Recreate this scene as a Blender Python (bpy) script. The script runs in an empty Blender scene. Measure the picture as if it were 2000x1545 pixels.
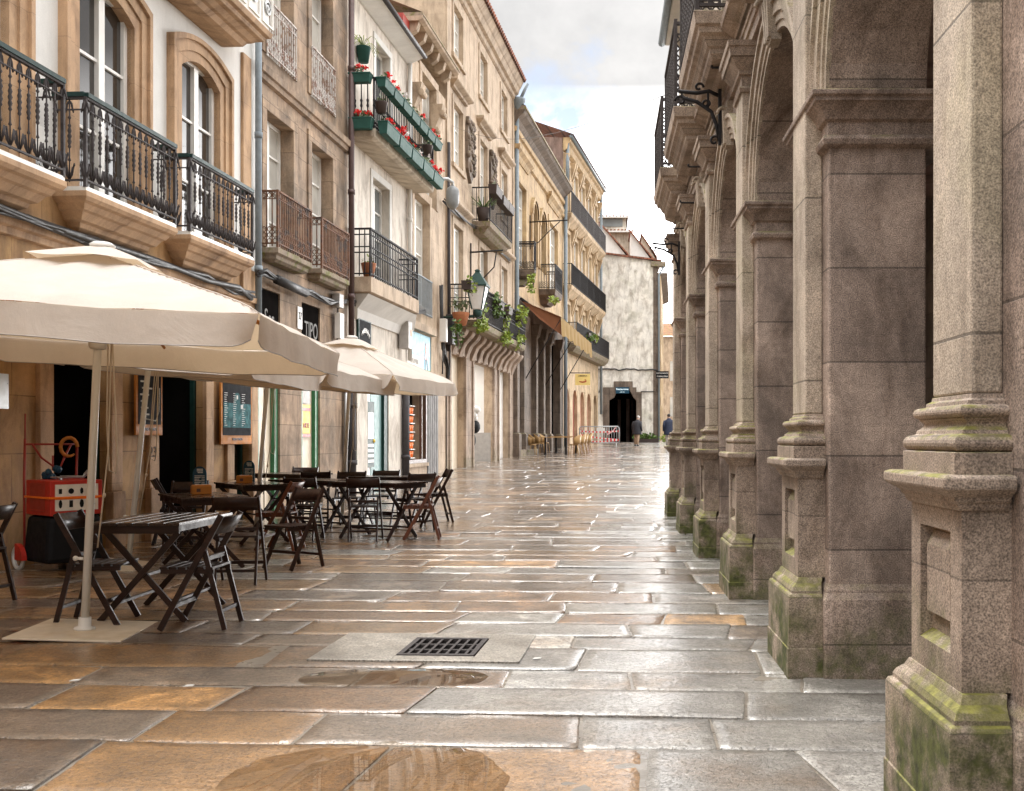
import bpy, bmesh, math, random
from mathutils import Vector, Matrix
random.seed(7)
R = math.radians
sc = bpy.context.scene
COL = sc.collection
CAMH, FPX, VX, VY = 1.4, 2050.0, 1175.0, 857.0

# ------------------------------------------------------------------ street height (the street climbs gently away)
GP = [(-50, 0), (6, 0), (9, .025), (12, .05), (14.7, .07), (17.5, .10), (24, .24), (30, .40), (42, .66), (50, .82), (57, 1.0), (66, 1.12), (72, 1.16), (130, 1.5), (2000, 1.6)]
def gz(Y):
    for (a, za), (b, zb) in zip(GP, GP[1:]):
        if Y <= b: return za + (zb - za) * (Y - a) / (b - a)
    return GP[-1][1]

# ------------------------------------------------------------------ mesh helper
class MB:
    def __init__(s): s.v = []; s.f = []; s.m = []; s.sm = []; s.mi = 0
    def add(s, vs, fs, smooth=False):
        o = len(s.v); s.v += [tuple(v) for v in vs]
        for f in fs: s.f.append([o + i for i in f]); s.m.append(s.mi); s.sm.append(smooth)
    def box(s, x0, x1, y0, y1, z0, z1):
        s.add([(x0,y0,z0),(x1,y0,z0),(x1,y1,z0),(x0,y1,z0),(x0,y0,z1),(x1,y0,z1),(x1,y1,z1),(x0,y1,z1)],
              [(0,3,2,1),(4,5,6,7),(0,1,5,4),(1,2,6,5),(2,3,7,6),(3,0,4,7)])
    def stack(s, rings, cap=True):     # rings (z,x0,x1,y0,y1) bottom to top
        vs = []; fs = []
        for z,x0,x1,y0,y1 in rings: vs += [(x0,y0,z),(x1,y0,z),(x1,y1,z),(x0,y1,z)]
        n = len(rings)
        for i in range(n-1):
            a = 4*i; b = a+4
            for k in range(4):
                k2 = (k+1)%4; fs.append((a+k, a+k2, b+k2, b+k))
        if cap: fs.append((3,2,1,0)); b = 4*(n-1); fs.append((b,b+1,b+2,b+3))
        s.add(vs, fs)
    def bar(s, p, q, w, h, up=(0,0,1)):
        p = Vector(p); q = Vector(q); d = (q-p).normalized(); u = Vector(up)
        x = d.cross(u)
        if x.length < 1e-4: x = d.cross(Vector((1,0,0)))
        x.normalize(); u = x.cross(d).normalized(); x *= w/2; u *= h/2
        vs = [p-x-u,p+x-u,p+x+u,p-x+u,q-x-u,q+x-u,q+x+u,q-x+u]
        s.add(vs, [(3,2,1,0),(4,5,6,7),(0,1,5,4),(1,2,6,5),(2,3,7,6),(3,0,4,7)])
    def tube(s, pts, r, n=6, caps=True):
        pts = [Vector(p) for p in pts]; m = len(pts); rs = r if isinstance(r,(list,tuple)) else [r]*m
        vs = []; fs = []; prev = None
        for i,p in enumerate(pts):
            d = (pts[min(i+1,m-1)]-pts[max(i-1,0)])
            d = d.normalized() if d.length>1e-9 else Vector((0,0,1))
            if prev is None:
                a = Vector((0,0,1)) if abs(d.z)<.9 else Vector((1,0,0))
                x = d.cross(a).normalized()
            else:
                x = prev - d*prev.dot(d)
                x = x.normalized() if x.length>1e-6 else d.cross(Vector((0,1,.3))).normalized()
            prev = x; y = d.cross(x)
            for k in range(n):
                t = 2*math.pi*k/n; vs.append(p + (x*math.cos(t)+y*math.sin(t))*rs[i])
        for i in range(m-1):
            for k in range(n):
                k2=(k+1)%n; fs.append((i*n+k,i*n+k2,(i+1)*n+k2,(i+1)*n+k))
        if caps: fs.append(tuple(reversed(range(n)))); fs.append(tuple((m-1)*n+k for k in range(n)))
        s.add(vs, fs, True)
    def lathe(s, cx, cy, prof, n=8, smooth=True):
        vs=[];fs=[];m=len(prof)
        for r,z in prof:
            for k in range(n):
                t=2*math.pi*k/n; vs.append((cx+r*math.cos(t),cy+r*math.sin(t),z))
        for i in range(m-1):
            for k in range(n):
                k2=(k+1)%n; fs.append((i*n+k,i*n+k2,(i+1)*n+k2,(i+1)*n+k))
        fs.append(tuple(reversed(range(n)))); fs.append(tuple((m-1)*n+k for k in range(n)))
        s.add(vs,fs,smooth)
    def prism(s, pts, ext):            # polygon (3d points) swept by vector ext
        n=len(pts); e=Vector(ext); vs=[Vector(p) for p in pts]+[Vector(p)+e for p in pts]
        fs=[tuple(reversed(range(n))),tuple(range(n,2*n))]+[(i,(i+1)%n,n+(i+1)%n,n+i) for i in range(n)]
        s.add(vs,fs)
    def blob(s, c, rx, ry, rz, nu=8, nv=5):
        prof=[]; 
        vs=[];fs=[]
        for i in range(nv+1):
            ph=math.pi*i/nv
            for k in range(nu):
                t=2*math.pi*k/nu; vs.append((c[0]+rx*math.sin(ph)*math.cos(t),c[1]+ry*math.sin(ph)*math.sin(t),c[2]-rz*math.cos(ph)))
        for i in range(nv):
            for k in range(nu):
                k2=(k+1)%nu; fs.append((i*nu+k,i*nu+k2,(i+1)*nu+k2,(i+1)*nu+k))
        s.add(vs,fs,True)
    def leaves(s, c, rad, n, size, droop=0.0, rnd=random):
        for _ in range(n):
            while True:
                p=Vector((rnd.uniform(-1,1),rnd.uniform(-1,1),rnd.uniform(-1,1)))
                if p.length<1: break
            p=Vector((c[0]+p.x*rad[0],c[1]+p.y*rad[1],c[2]+p.z*rad[2]))
            d=Vector((rnd.uniform(-1,1),rnd.uniform(-1,1),rnd.uniform(-.6,.9)-droop)).normalized()
            w=d.cross(Vector((rnd.uniform(-1,1),rnd.uniform(-1,1),rnd.uniform(-1,1)))).normalized()
            L=size*rnd.uniform(.6,1.3); W=L*.38; up=d.cross(w)*L*.12
            s.add([p,p+d*L*.5+w*W+up,p+d*L,p+d*L*.5-w*W+up],[(0,1,2),(0,2,3)])
    def build(s, name, mats, parent=None, loc=None, bevel=0, rot=0):
        me=bpy.data.meshes.new(name); me.from_pydata(s.v,[],s.f)
        for m in (mats if isinstance(mats,(list,tuple)) else [mats]): me.materials.append(m)
        me.polygons.foreach_set('material_index',s.m); me.polygons.foreach_set('use_smooth',s.sm); me.update()
        o=bpy.data.objects.new(name,me); COL.objects.link(o)
        if parent: o.parent=parent
        if loc: o.location=loc
        if rot: o.rotation_euler[2]=rot
        if bevel:
            b=o.modifiers.new('bevel','BEVEL'); b.width=bevel; b.segments=2; b.limit_method='ANGLE'; b.angle_limit=R(40)
        return o
def tag(o,label=None,cat=None,group=None,kind=None):
    if label: o['label']=label
    if cat: o['category']=cat
    if group: o['group']=group
    if kind: o['kind']=kind
    return o
def empty(name,label,cat,loc=(0,0,0),rz=0,group=None):
    o=bpy.data.objects.new(name,None); COL.objects.link(o); o.empty_display_size=.1
    o.location=loc; o.rotation_euler=(0,0,rz); return tag(o,label,cat,group)
def copy_tree(o,loc=None,rz=None,label=None,group=None):
    def rec(a,par):
        c=a.copy(); COL.objects.link(c)
        if par: c.parent=par
        for ch in a.children: rec(ch,c)
        return c
    c=rec(o,None)
    if loc is not None: c.location=loc
    if rz is not None: c.rotation_euler=(0,0,rz)
    if label: c['label']=label
    if group: c['group']=group
    return c
def text(name,body,size,mat,parent,loc,rot=(R(90),0,0),align='CENTER',sx=1.0,ext=.004):
    cu=bpy.data.curves.new(name,'FONT'); cu.body=body; cu.size=size; cu.align_x=align; cu.align_y='CENTER'; cu.extrude=ext; cu.resolution_u=3
    t=bpy.data.objects.new(name+'_c',cu); COL.objects.link(t)
    dg=bpy.context.evaluated_depsgraph_get(); me=bpy.data.meshes.new_from_object(t.evaluated_get(dg)); bpy.data.objects.remove(t)
    me.materials.clear(); me.materials.append(mat)
    o=bpy.data.objects.new(name,me); COL.objects.link(o); o.parent=parent; o.location=loc; o.rotation_euler=rot; o.scale=(sx,1,1)
    return o

# ------------------------------------------------------------------ materials
def new_mat(name):
    m=bpy.data.materials.new(name); m.use_nodes=True; nt=m.node_tree; b=nt.nodes['Principled BSDF']; return m,nt,b
class G:
    def __init__(s,nt): s.nt=nt
    def n(s,t,**k):
        x=s.nt.nodes.new(t)
        for a,v in k.items(): setattr(x,a,v)
        return x
    def put(s,sock,val):
        if hasattr(val,'is_output') or isinstance(val,bpy.types.NodeSocket): s.nt.links.new(val,sock)
        else: sock.default_value=val
    def math(s,op,a,b=None,clamp=False):
        x=s.n('ShaderNodeMath',operation=op,use_clamp=clamp); s.put(x.inputs[0],a)
        if b is not None: s.put(x.inputs[1],b)
        return x.outputs[0]
    def noise(s,vec,scale,detail=4,rough=.55,dist=0):
        x=s.n('ShaderNodeTexNoise'); s.put(x.inputs['Vector'],vec); x.inputs['Scale'].default_value=scale
        x.inputs['Detail'].default_value=detail; x.inputs['Roughness'].default_value=rough; x.inputs['Distortion'].default_value=dist
        return x.outputs['Fac']
    def rng(s,v,a,b,c,d):
        x=s.n('ShaderNodeMapRange'); s.put(x.inputs[0],v)
        for i,q in enumerate((a,b,c,d)): x.inputs[i+1].default_value=q
        return x.outputs[0]
    def mix(s,f,a,b,mode='MIX'):
        x=s.n('ShaderNodeMix',data_type='RGBA',blend_type=mode); s.put(x.inputs[0],f); s.put(x.inputs[6],a); s.put(x.inputs[7],b)
        return x.outputs[2]
    def mul(s,col,fac):
        c=s.n('ShaderNodeCombineColor'); 
        for i in range(3): s.put(c.inputs[i],fac)
        return s.mix(1.0,col,c.outputs[0],'MULTIPLY')
    def comb(s,x,y,z):
        c=s.n('ShaderNodeCombineXYZ')
        for i,v in enumerate((x,y,z)): s.put(c.inputs[i],v)
        return c.outputs[0]
    def bump(s,h,st,dist,nrm=None):
        b=s.n('ShaderNodeBump'); b.inputs['Strength'].default_value=st; b.inputs['Distance'].default_value=dist; s.put(b.inputs['Height'],h)
        if nrm: s.put(b.inputs['Normal'],nrm)
        return b.outputs[0]
def c4(c): return (c[0],c[1],c[2],1)
MOSS=(.17,.16,.033)
def stone(name,c1,c2,bw=.7,bh=.4,mortar=.008,joint=.55,speck=.25,grain=140,stain=.35,streak=.25,moss=0,mossz=None,rough=.8,bump=.35,bricks=True,patch=None,zoff=0,grime=.9):
    m,nt,b=new_mat(name); g=G(nt)
    tc=g.n('ShaderNodeTexCoord'); ob=tc.outputs['Object']
    sp=g.n('ShaderNodeSeparateXYZ'); g.put(sp.inputs[0],ob)
    xy=g.math('ADD',sp.outputs[0],sp.outputs[1]); z=sp.outputs[2]
    h=None
    if bricks:
        bv=g.comb(xy,g.math('ADD',z,zoff),0.0)
        br=g.n('ShaderNodeTexBrick'); g.put(br.inputs['Vector'],bv)
        br.inputs['Color1'].default_value=c4(c1); br.inputs['Color2'].default_value=c4(c2); br.inputs['Mortar'].default_value=c4([x*joint for x in c1])
        br.inputs['Scale'].default_value=1; br.inputs['Mortar Size'].default_value=mortar; br.inputs['Mortar Smooth'].default_value=.2
        br.inputs['Brick Width'].default_value=bw; br.inputs['Row Height'].default_value=bh
        col=br.outputs['Color']; mf=br.outputs['Fac']
    else:
        col=g.mix(g.rng(g.noise(ob,1.1,5),.35,.65,0,1),c4(c1),c4(c2)); mf=None
    if patch: col=g.mix(g.rng(g.noise(ob,.9,7,.6,.6),.5,.62,0,patch[1]),col,c4(patch[0]))
    st=g.rng(g.noise(ob,1.7,7,.62,.4),.3,.7,1-stain,1+stain*.35); col=g.mul(col,st)
    sv=g.comb(g.math('MULTIPLY',xy,3.6),g.math('MULTIPLY',z,.6),sp.outputs[1])
    col=g.mul(col,g.rng(g.noise(sv,1,7,.66,.4),.42,.75,1,1-streak*.8))
    gn=g.noise(ob,grain,2,.6); col=g.mul(col,g.rng(gn,.32,.68,1-speck,1+speck))
    col=g.mul(col,g.rng(g.noise(ob,30,4,.6),.3,.7,1-speck*.3,1+speck*.25))
    if grime:
        gv=g.comb(g.math('MULTIPLY',xy,2.2),g.math('MULTIPLY',z,.8),sp.outputs[1]); gm_=g.math('MULTIPLY',g.rng(g.noise(gv,1.3,8,.68,.5),.47,.70,0,1),grime); col=g.mix(gm_,col,g.mix(1.0,col,(.40,.35,.31,1),'MULTIPLY'))
    if moss:
        geo=g.n('ShaderNodeNewGeometry'); ns=g.n('ShaderNodeSeparateXYZ'); g.put(ns.inputs[0],geo.outputs['Normal'])
        up=g.rng(ns.outputs[2],.25,.75,0,1); nz=g.noise(ob,5,6,.65)
        mk=g.math('MULTIPLY',up,g.rng(nz,.42,.57,0,1))
        if mossz:
            lo=g.rng(g.math('ADD',z,g.math('MULTIPLY',g.math('SUBTRACT',g.noise(ob,3.2,5,.6),.5),1.4)),mossz-.25,mossz+.25,1,0)
            mk2=g.math('MULTIPLY',g.math('MULTIPLY',lo,g.rng(nz,.33,.54,0,1.0)),moss,True); col=g.mix(mk2,col,g.mul((.065,.072,.016,1),g.rng(g.noise(ob,24,4),.3,.7,.5,1.6)))
        mk=g.math('MULTIPLY',mk,moss,True)
        col=g.mix(mk,col,g.mul(c4(MOSS),g.rng(g.noise(ob,30,3),.3,.7,.6,1.5)))
    g.put(b.inputs['Base Color'],col); b.inputs['Roughness'].default_value=rough
    hh=g.math('ADD',g.math('MULTIPLY',gn,.35),g.math('MULTIPLY',g.noise(ob,9,6,.6),1.0))
    if mf is not None: hh=g.math('SUBTRACT',hh,g.math('MULTIPLY',mf,1.5))
    g.put(b.inputs['Normal'],g.bump(hh,bump,.012))
    return m
def plain(name,c,rough=.5,metal=0,var=.12,scale=8,bump=0,spec=None,coat=0,c2=None,c2s=3,c2t=(.5,.6)):
    m,nt,b=new_mat(name); g=G(nt); ob=g.n('ShaderNodeTexCoord').outputs['Object']
    col=c4(c)
    if c2 is not None: col=g.mix(g.rng(g.noise(ob,c2s,6,.65),c2t[0],c2t[1],0,1),c4(c),c4(c2))
    if var: col=g.mul(col,g.rng(g.noise(ob,scale,5,.6),.3,.7,1-var,1+var))
    g.put(b.inputs['Base Color'],col); b.inputs['Metallic'].default_value=metal
    g.put(b.inputs['Roughness'],g.rng(g.noise(ob,scale*1.7,3),.3,.7,max(.02,rough-.08),min(1,rough+.08)))
    if spec is not None: b.inputs['Specular IOR Level'].default_value=spec
    if coat: b.inputs['Coat Weight'].default_value=coat; b.inputs['Coat Roughness'].default_value=.12
    if bump: g.put(b.inputs['Normal'],g.bump(g.noise(ob,scale*5,4),bump,.01))
    return m
def wood(name,c,c2,rough=.35,axis=0,sc_=1,coat=.3):
    m,nt,b=new_mat(name); g=G(nt); ob=g.n('ShaderNodeTexCoord').outputs['Object']
    mp=g.n('ShaderNodeMapping'); g.put(mp.inputs[0],ob); s=[22*sc_]*3; s[axis]=1.6*sc_; mp.inputs['Scale'].default_value=s
    f=g.noise(mp.outputs[0],1.5,6,.6,.5); col=g.mix(g.rng(f,.35,.68,0,1),c4(c),c4(c2))
    col=g.mul(col,g.rng(g.noise(ob,3,4),.3,.7,.75,1.2))
    b.inputs['Specular IOR Level'].default_value=.2; g.put(b.inputs['Base Color'],col); b.inputs['Coat Weight'].default_value=coat; b.inputs['Coat Roughness'].default_value=.15
    g.put(b.inputs['Roughness'],g.rng(g.noise(ob,14,3),.35,.65,rough-.1,rough+.15)); g.put(b.inputs['Normal'],g.bump(f,.15,.004))
    return m
def leaf(name,c,c2):
    m,nt,b=new_mat(name); g=G(nt); ob=g.n('ShaderNodeTexCoord').outputs['Object']
    g.put(b.inputs['Base Color'],g.mix(g.rng(g.noise(ob,9,3),.35,.65,0,1),c4(c),c4(c2))); b.inputs['Roughness'].default_value=.5
    return m
def emis(name,c,st):
    m,nt,b=new_mat(name); b.inputs['Base Color'].default_value=c4(c); b.inputs['Emission Color'].default_value=c4(c); b.inputs['Emission Strength'].default_value=st; return m
def pane_mat(name,c,rough=.06):
    m,nt,b=new_mat(name); g=G(nt); ob=g.n('ShaderNodeTexCoord').outputs['Object']
    g.put(b.inputs['Base Color'],g.mul(c4(c),g.rng(g.noise(ob,.8,3),.3,.7,.7,1.25))); b.inputs['Roughness'].default_value=rough; b.inputs['IOR'].default_value=1.5
    b.inputs['Specular IOR Level'].default_value=.75
    g.put(b.inputs['Normal'],g.bump(g.noise(ob,1.3,1),.06,.05))
    return m
def fabric(name,c,trans=.3,c_in=None):
    m,nt,b=new_mat(name); g=G(nt); ob=g.n('ShaderNodeTexCoord').outputs['Object']
    col=g.mul(c4(c),g.rng(g.noise(ob,1.6,7,.65,.4),.3,.7,.84,1.05)); col=g.mul(col,g.rng(g.noise(ob,220,2),.3,.7,.93,1.05))
    g.put(b.inputs['Base Color'],col); b.inputs['Roughness'].default_value=.85; b.inputs['Specular IOR Level'].default_value=.15
    g.put(b.inputs['Normal'],g.bump(g.math('ADD',g.noise(ob,3,5,.55,.8),g.math('MULTIPLY',g.noise(ob,15,3),.2)),.5,.03))
    tr=g.n('ShaderNodeBsdfTranslucent'); g.put(tr.inputs[0],c4(c_in or c)); mx=g.n('ShaderNodeMixShader'); mx.inputs[0].default_value=trans
    nt.links.new(b.outputs[0],mx.inputs[1]); nt.links.new(tr.outputs[0],mx.inputs[2]); nt.links.new(mx.outputs[0],nt.nodes['Material Output'].inputs[0])
    return m
M={}
M['granite']=stone('granite',(.48,.375,.31),(.35,.27,.225),19,.55,.006,.4,.6,150,.55,.4,zoff=.35,grime=1.0,moss=.75,mossz=.25,rough=.75,bump=.4)
M['granite_ped']=stone('granite_pedestal',(.44,.345,.275),(.35,.275,.22),30,.47,.004,.5,.58,150,.42,.3,moss=1.0,mossz=.5,rough=.75,bump=.4)
M['granite_pale']=stone('granite_pale',(.54,.45,.36),(.49,.41,.33),30,1.1,.006,.4,.5,150,.32,.3,zoff=.45,moss=.8,rough=.75,bump=.35,patch=((.38,.34,.2),.35))
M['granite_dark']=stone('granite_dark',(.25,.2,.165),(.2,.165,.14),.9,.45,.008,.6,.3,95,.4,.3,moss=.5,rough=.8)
M['sandstone']=stone('sandstone',(.49,.285,.125),(.40,.235,.105),1.05,.62,.007,.5,.12,120,.35,.25,moss=.25,rough=.8,patch=((.52,.31,.1),.5))
M['sand_trim']=stone('sandstone_trim',(.53,.34,.20),(.49,.315,.18),9,.85,.004,.65,.12,120,.28,.22,moss=.35,rough=.8)
M['brownstone']=stone('brown_granite',(.44,.305,.2),(.35,.25,.17),.95,.55,.008,.5,.2,110,.55,.5,moss=.3,rough=.82,patch=((.25,.2,.15),.6))
M['palestone']=stone('pale_stone',(.55,.42,.30),(.51,.39,.275),1.3,.5,.004,.75,.14,110,.22,.25,moss=.5,rough=.8)
M['palestone_trim']=stone('pale_stone_trim',(.52,.40,.285),(.48,.365,.26),5,1.4,.004,.75,.14,110,.25,.3,moss=.8,rough=.8)
M['pinkstone']=stone('pinkish_stone',(.44,.33,.25),(.39,.295,.225),1.5,.75,.006,.55,.2,110,.32,.35,moss=.4,mossz=.9,rough=.8)
M['yellowstone']=stone('yellow_stone',(.58,.41,.22),(.52,.365,.2),1.0,.45,.004,.7,.12,110,.28,.35,moss=.6,rough=.8)
M['darkstone']=stone('weathered_dark_stone',(.22,.165,.125),(.17,.13,.10),.8,.55,.008,.5,.2,110,.4,.5,moss=.4,rough=.8)
M['render_white']=stone('white_render',(.74,.73,.70),(.70,.69,.66),grime=.15,speck=.04,grain=60,stain=.1,streak=.12,bricks=False,rough=.85,bump=.12)
M['render_cream']=stone('cream_render',(.64,.56,.45),(.58,.5,.4),speck=.05,grain=60,stain=.22,streak=.25,bricks=False,rough=.85,bump=.12,moss=.4)
M['render_soft']=stone('soft_white_render',(.74,.68,.60),(.69,.63,.55),speck=.05,grain=60,stain=.18,streak=.2,bricks=False,rough=.85,bump=.12)
M['yellow_pale']=plain('pale_yellow_sign',(.80,.62,.22),.5,0,.06,5)
M['render_old']=stone('old_stained_render',(.88,.85,.78),(.83,.79,.71),speck=.1,grain=40,stain=.25,streak=.18,bricks=False,rough=.9,bump=.3,patch=((.45,.43,.33),.5),moss=.4)
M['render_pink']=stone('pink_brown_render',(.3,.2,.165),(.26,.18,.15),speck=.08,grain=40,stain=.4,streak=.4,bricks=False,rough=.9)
M['iron']=plain('wrought_iron',(.022,.020,.021),.65,0,.3,20,.2,spec=.15)
M['iron_warm']=plain('painted_iron',(.055,.047,.047),.6,0,.3,20,.2,spec=.2)
M['rust']=plain('rusty_iron',(.16,.075,.04),.75,.2,.35,14,.3,c2=(.07,.05,.045),c2s=5)
M['white_iron']=plain('flaking_white_iron',(.5,.46,.43),.7,0,.2,14,.2,c2=(.24,.14,.1),c2s=9,c2t=(.5,.58))
M['green_rail']=plain('dark_green_rail',(.012,.035,.032),.5,0,.2,10,spec=.25)
M['white_paint']=plain('white_paint',(.72,.70,.66),.4,0,.06,6)
M['cream_paint']=plain('cream_paint',(.66,.56,.42),.5,0,.1,5)
M['green_paint']=plain('green_paint',(.02,.13,.05),.45,0,.25,8)
M['dgreen_paint']=plain('dark_green_paint',(.008,.032,.026),.5,0,.25,8,spec=.2)
M['camera_grey']=plain('camera_grey',(.2,.21,.21),.4)
M['teal_paint']=plain('teal_paint',(.16,.28,.27),.5,0,.15,6)
M['brown_paint']=plain('brown_door',(.09,.045,.03),.45,0,.2,6)
M['red_paint']=plain('red_door',(.30,.025,.015),.45,0,.2,6)
M['red_gloss']=plain('red_lacquer',(.42,.022,.012),.45,0,.15,9)
M['black']=plain('black',(.010,.010,.011),.6,0,.2,10,spec=.12)
M['dark_in']=plain('unlit_interior',(.009,.008,.0075),.9,0,.3,3,spec=0)  # darkness of unlit rooms put into the colour; also blacks the shop transoms
M['creamstone']=stone('warm_cream_stone',(.66,.50,.32),(.61,.455,.29),1.0,.45,.004,.75,.12,110,.25,.3,moss=.5,rough=.8)
M['shop_in']=plain('shop_interior',(.72,.70,.68),.7,0,.08,2)
M['grey_metal']=plain('grey_metal',(.42,.43,.43),.35,.6,.1,10)
M['pipe_blue']=plain('blue_grey_pipe',(.22,.26,.29),.55,0,.15,8,spec=.25)
M['pipe_brown']=plain('brown_pipe',(.085,.05,.045),.5,.2,.2,8)
M['pipe_dark']=plain('dark_pipe',(.055,.05,.052),.55,0,.2,8,spec=.25)
M['plank_grey']=wood('grey_planks',(.25,.24,.235),(.16,.155,.15),.7,2,.6,0)
M['plank_old']=wood('old_planks',(.25,.18,.12),(.15,.11,.08),.75,2,.6,0)
M['pane_dark']=pane_mat('dark_glass',(.035,.03,.026))
M['pane_curtain']=pane_mat('curtained_glass',(.50,.48,.43),.12)
M['pane_grey']=pane_mat('grey_glass',(.20,.22,.22),.08)
M['tile']=stone('roof_tiles',(.42,.16,.09),(.3,.12,.075),.25,.3,.03,.3,.1,60,.4,.3,moss=.5,rough=.85)
M['mossy']=plain('mossy_stone',(.24,.19,.14),.9,0,.3,12,.5,c2=(.15,.15,.04),c2s=5,c2t=(.5,.64))
M['canvas']=fabric('cream_canvas',(.67,.605,.54),.24,(.84,.64,.42))
M['awning_brown']=fabric('brown_awning',(.24,.10,.05),.15)
M['awning_ochre']=fabric('ochre_awning',(.34,.225,.09),.15)
M['hem']=plain('grey_hem',(.38,.34,.31),.8)
M['letter_grey']=plain('grey_letters',(.17,.165,.155),.7)
M['pole_cream']=plain('pale_grey_pole',(.62,.60,.56),.4,0,.05,6)
M['pale_slab']=stone('pale_wet_slab',(.40,.365,.315),(.34,.31,.265),9,9,.001,.9,.6,90,.45,0,rough=.32,bump=.7,grime=.6)
M['plate_cream']=plain('cream_plate',(.62,.53,.41),.45,0,.1,5,c2=(.55,.45,.32),c2s=2)
M['cord']=plain('cord',(.55,.46,.36),.8)
M['wenge']=wood('dark_stained_wood',(.017,.0075,.005),(.034,.014,.009),.40,0,1,.15)
M['wenge_top']=wood('wet_table_top',(.022,.012,.009),(.04,.02,.014),.26,1,1,.5)
M['wenge_z']=wood('dark_stained_wood_upright',(.017,.0075,.005),(.034,.014,.009),.40,2,1,.15)
M['redwood']=wood('reddish_stained_wood',(.085,.026,.012),(.13,.042,.018),.42,2,1,.15)
M['lightwood']=wood('honey_wood',(.52,.21,.045),(.42,.16,.035),.6,0,1,.0)
M['rattan']=wood('rattan',(.46,.29,.12),(.34,.2,.08),.5,0,2,.2)
M['chalk']=plain('chalkboard',(.016,.016,.018),.75,0,.5,6,spec=.08)
M['chalk_teal']=plain('teal_chalk',(.05,.13,.14),.8,0,.6,14,spec=.1)
M['chalk_white']=plain('chalk_white',(.62,.62,.6),.85,0,.3,30)
M['navy']=plain('navy_card',(.015,.06,.10),.5,0,.2,10,spec=.2)
M['leaf']=leaf('leaves',(.10,.17,.02),(.05,.10,.015))
M['leaf_y']=leaf('yellow_green_leaves',(.30,.36,.04),(.12,.20,.02))
M['leaf_g']=leaf('grey_green_leaves',(.16,.2,.1),(.1,.14,.06))
M['petal']=plain('red_petals',(.75,.02,.02),.5,0,.2,20)
M['petal_w']=plain('white_petals',(.75,.72,.70),.5)
M['pot_green']=plain('green_plastic_pot',(.028,.085,.07),.6,0,.15,8,spec=.15)
M['pot_dark']=plain('dark_pot',(.06,.045,.04),.6,spec=.15)
M['terracotta']=plain('terracotta',(.38,.14,.06),.8,0,.2,10)
M['blue_art']=plain('painted_blue',(.25,.62,.8),.5,0,.1,3,c2=(.12,.33,.42),c2s=2.2,c2t=(.45,.65))
M['art_cream']=plain('painted_cream',(.68,.62,.54),.6)
M['art_green']=plain('painted_green',(.2,.38,.17),.6)
M['yellow']=plain('yellow_print',(.80,.55,.03),.5,0,.05,5)
M['orange']=plain('orange_cups',(.85,.17,.01),.4)
M['grey_box']=plain('grey_box',(.38,.36,.34),.5)
M['lamp_glass']=plain('milky_lamp_glass',(.78,.75,.72),.25,0,.04,4)
M['lamp_green']=plain('lamp_green',(.025,.055,.047),.5,0,.15,9,spec=.2)
M['tape_red']=plain('tape_red',(.75,.03,.03),.4); M['tape_white']=plain('tape_white',(.78,.76,.74),.4)
M['skin']=plain('skin',(.5,.32,.24),.55,0,.05,10); M['coat_black']=plain('dark_coat',(.022,.022,.028),.75,0,.2,12)
M['coat_navy']=plain('navy_coat',(.015,.022,.05),.75,0,.2,12); M['trouser_beige']=plain('beige_trousers',(.4,.28,.19),.85,0,.1,10)
M['trouser_grey']=plain('pale_trousers',(.42,.37,.34),.85); M['hair_grey']=plain('grey_hair',(.45,.42,.4),.7); M['hair_dark']=plain('dark_hair',(.03,.022,.018),.6)
M['shoe']=plain('dark_shoes',(.02,.018,.017),.5)
M['cable']=plain('black_cable',(.018,.017,.017),.5)
# ================================================================== GROUND AND STREET
from mathutils import noise as mnoise
rnd=random.Random(11)
def street_mat():
    m,nt,b=new_mat('wet_flagstone'); g=G(nt); ob=g.n('ShaderNodeTexCoord').outputs['Object']
    at=g.n('ShaderNodeAttribute',attribute_name='tone'); col=at.outputs['Color']; dryA=at.outputs['Alpha']
    col=g.mul(col,g.rng(g.noise(ob,2.4,8,.65,.5),.3,.7,.62,1.28))
    och=g.rng(g.noise(ob,1.3,6,.6),.5,.66,0,.45); col=g.mix(och,col,c4((.30,.155,.05)))
    gr=g.noise(ob,120,2,.6); gr2=g.noise(ob,34,5,.7); pit=g.noise(ob,48,3,.7,.2)
    col=g.mul(col,g.rng(gr,.3,.7,.68,1.28)); col=g.mul(col,g.rng(gr2,.3,.7,.62,1.3)); col=g.mul(col,g.rng(pit,.34,.46,.5,1.0)); col=g.mul(col,g.rng(g.noise(ob,7,7,.7,.6),.3,.7,.7,1.22))
    n1=g.noise(ob,2.3,7,.66,.5); dry=g.rng(g.math('ADD',g.math('MULTIPLY',dryA,.55),g.math('MULTIPLY',g.math('SUBTRACT',n1,.5),1.7)),.34,.72,0,1)
    col=g.mul(col,g.rng(dry,0,1,.70,1.25)); g.put(b.inputs['Base Color'],col)
    g.put(b.inputs['Roughness'],g.rng(dry,0,1,.30,.6)); g.put(b.inputs['Specular IOR Level'],g.rng(dry,0,1,.8,.5))
    g.put(b.inputs['Coat Weight'],g.rng(dry,0,1,1.0,.3)); g.put(b.inputs['Coat Roughness'],g.rng(dry,0,1,.10,.30)); b.inputs['Coat IOR'].default_value=1.5
    h=g.math('ADD',g.math('ADD',g.math('MULTIPLY',gr2,.9),g.rng(pit,.3,.5,0,.8)),g.math('ADD',g.math('MULTIPLY',g.noise(ob,11,5,.6),.9),g.math('MULTIPLY',gr,.2)))
    g.put(b.inputs['Normal'],g.bump(h,.6,.014))
    ch=g.math('ADD',g.math('MULTIPLY',g.noise(ob,9,4,.55),.8),g.math('ADD',g.math('MULTIPLY',gr2,.4),g.math('MULTIPLY',g.rng(pit,.3,.5,0,.6),g.rng(dry,0,1,.25,1.2))))
    g.put(b.inputs['Coat Normal'],g.bump(ch,.36,.012))
    return m
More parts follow.
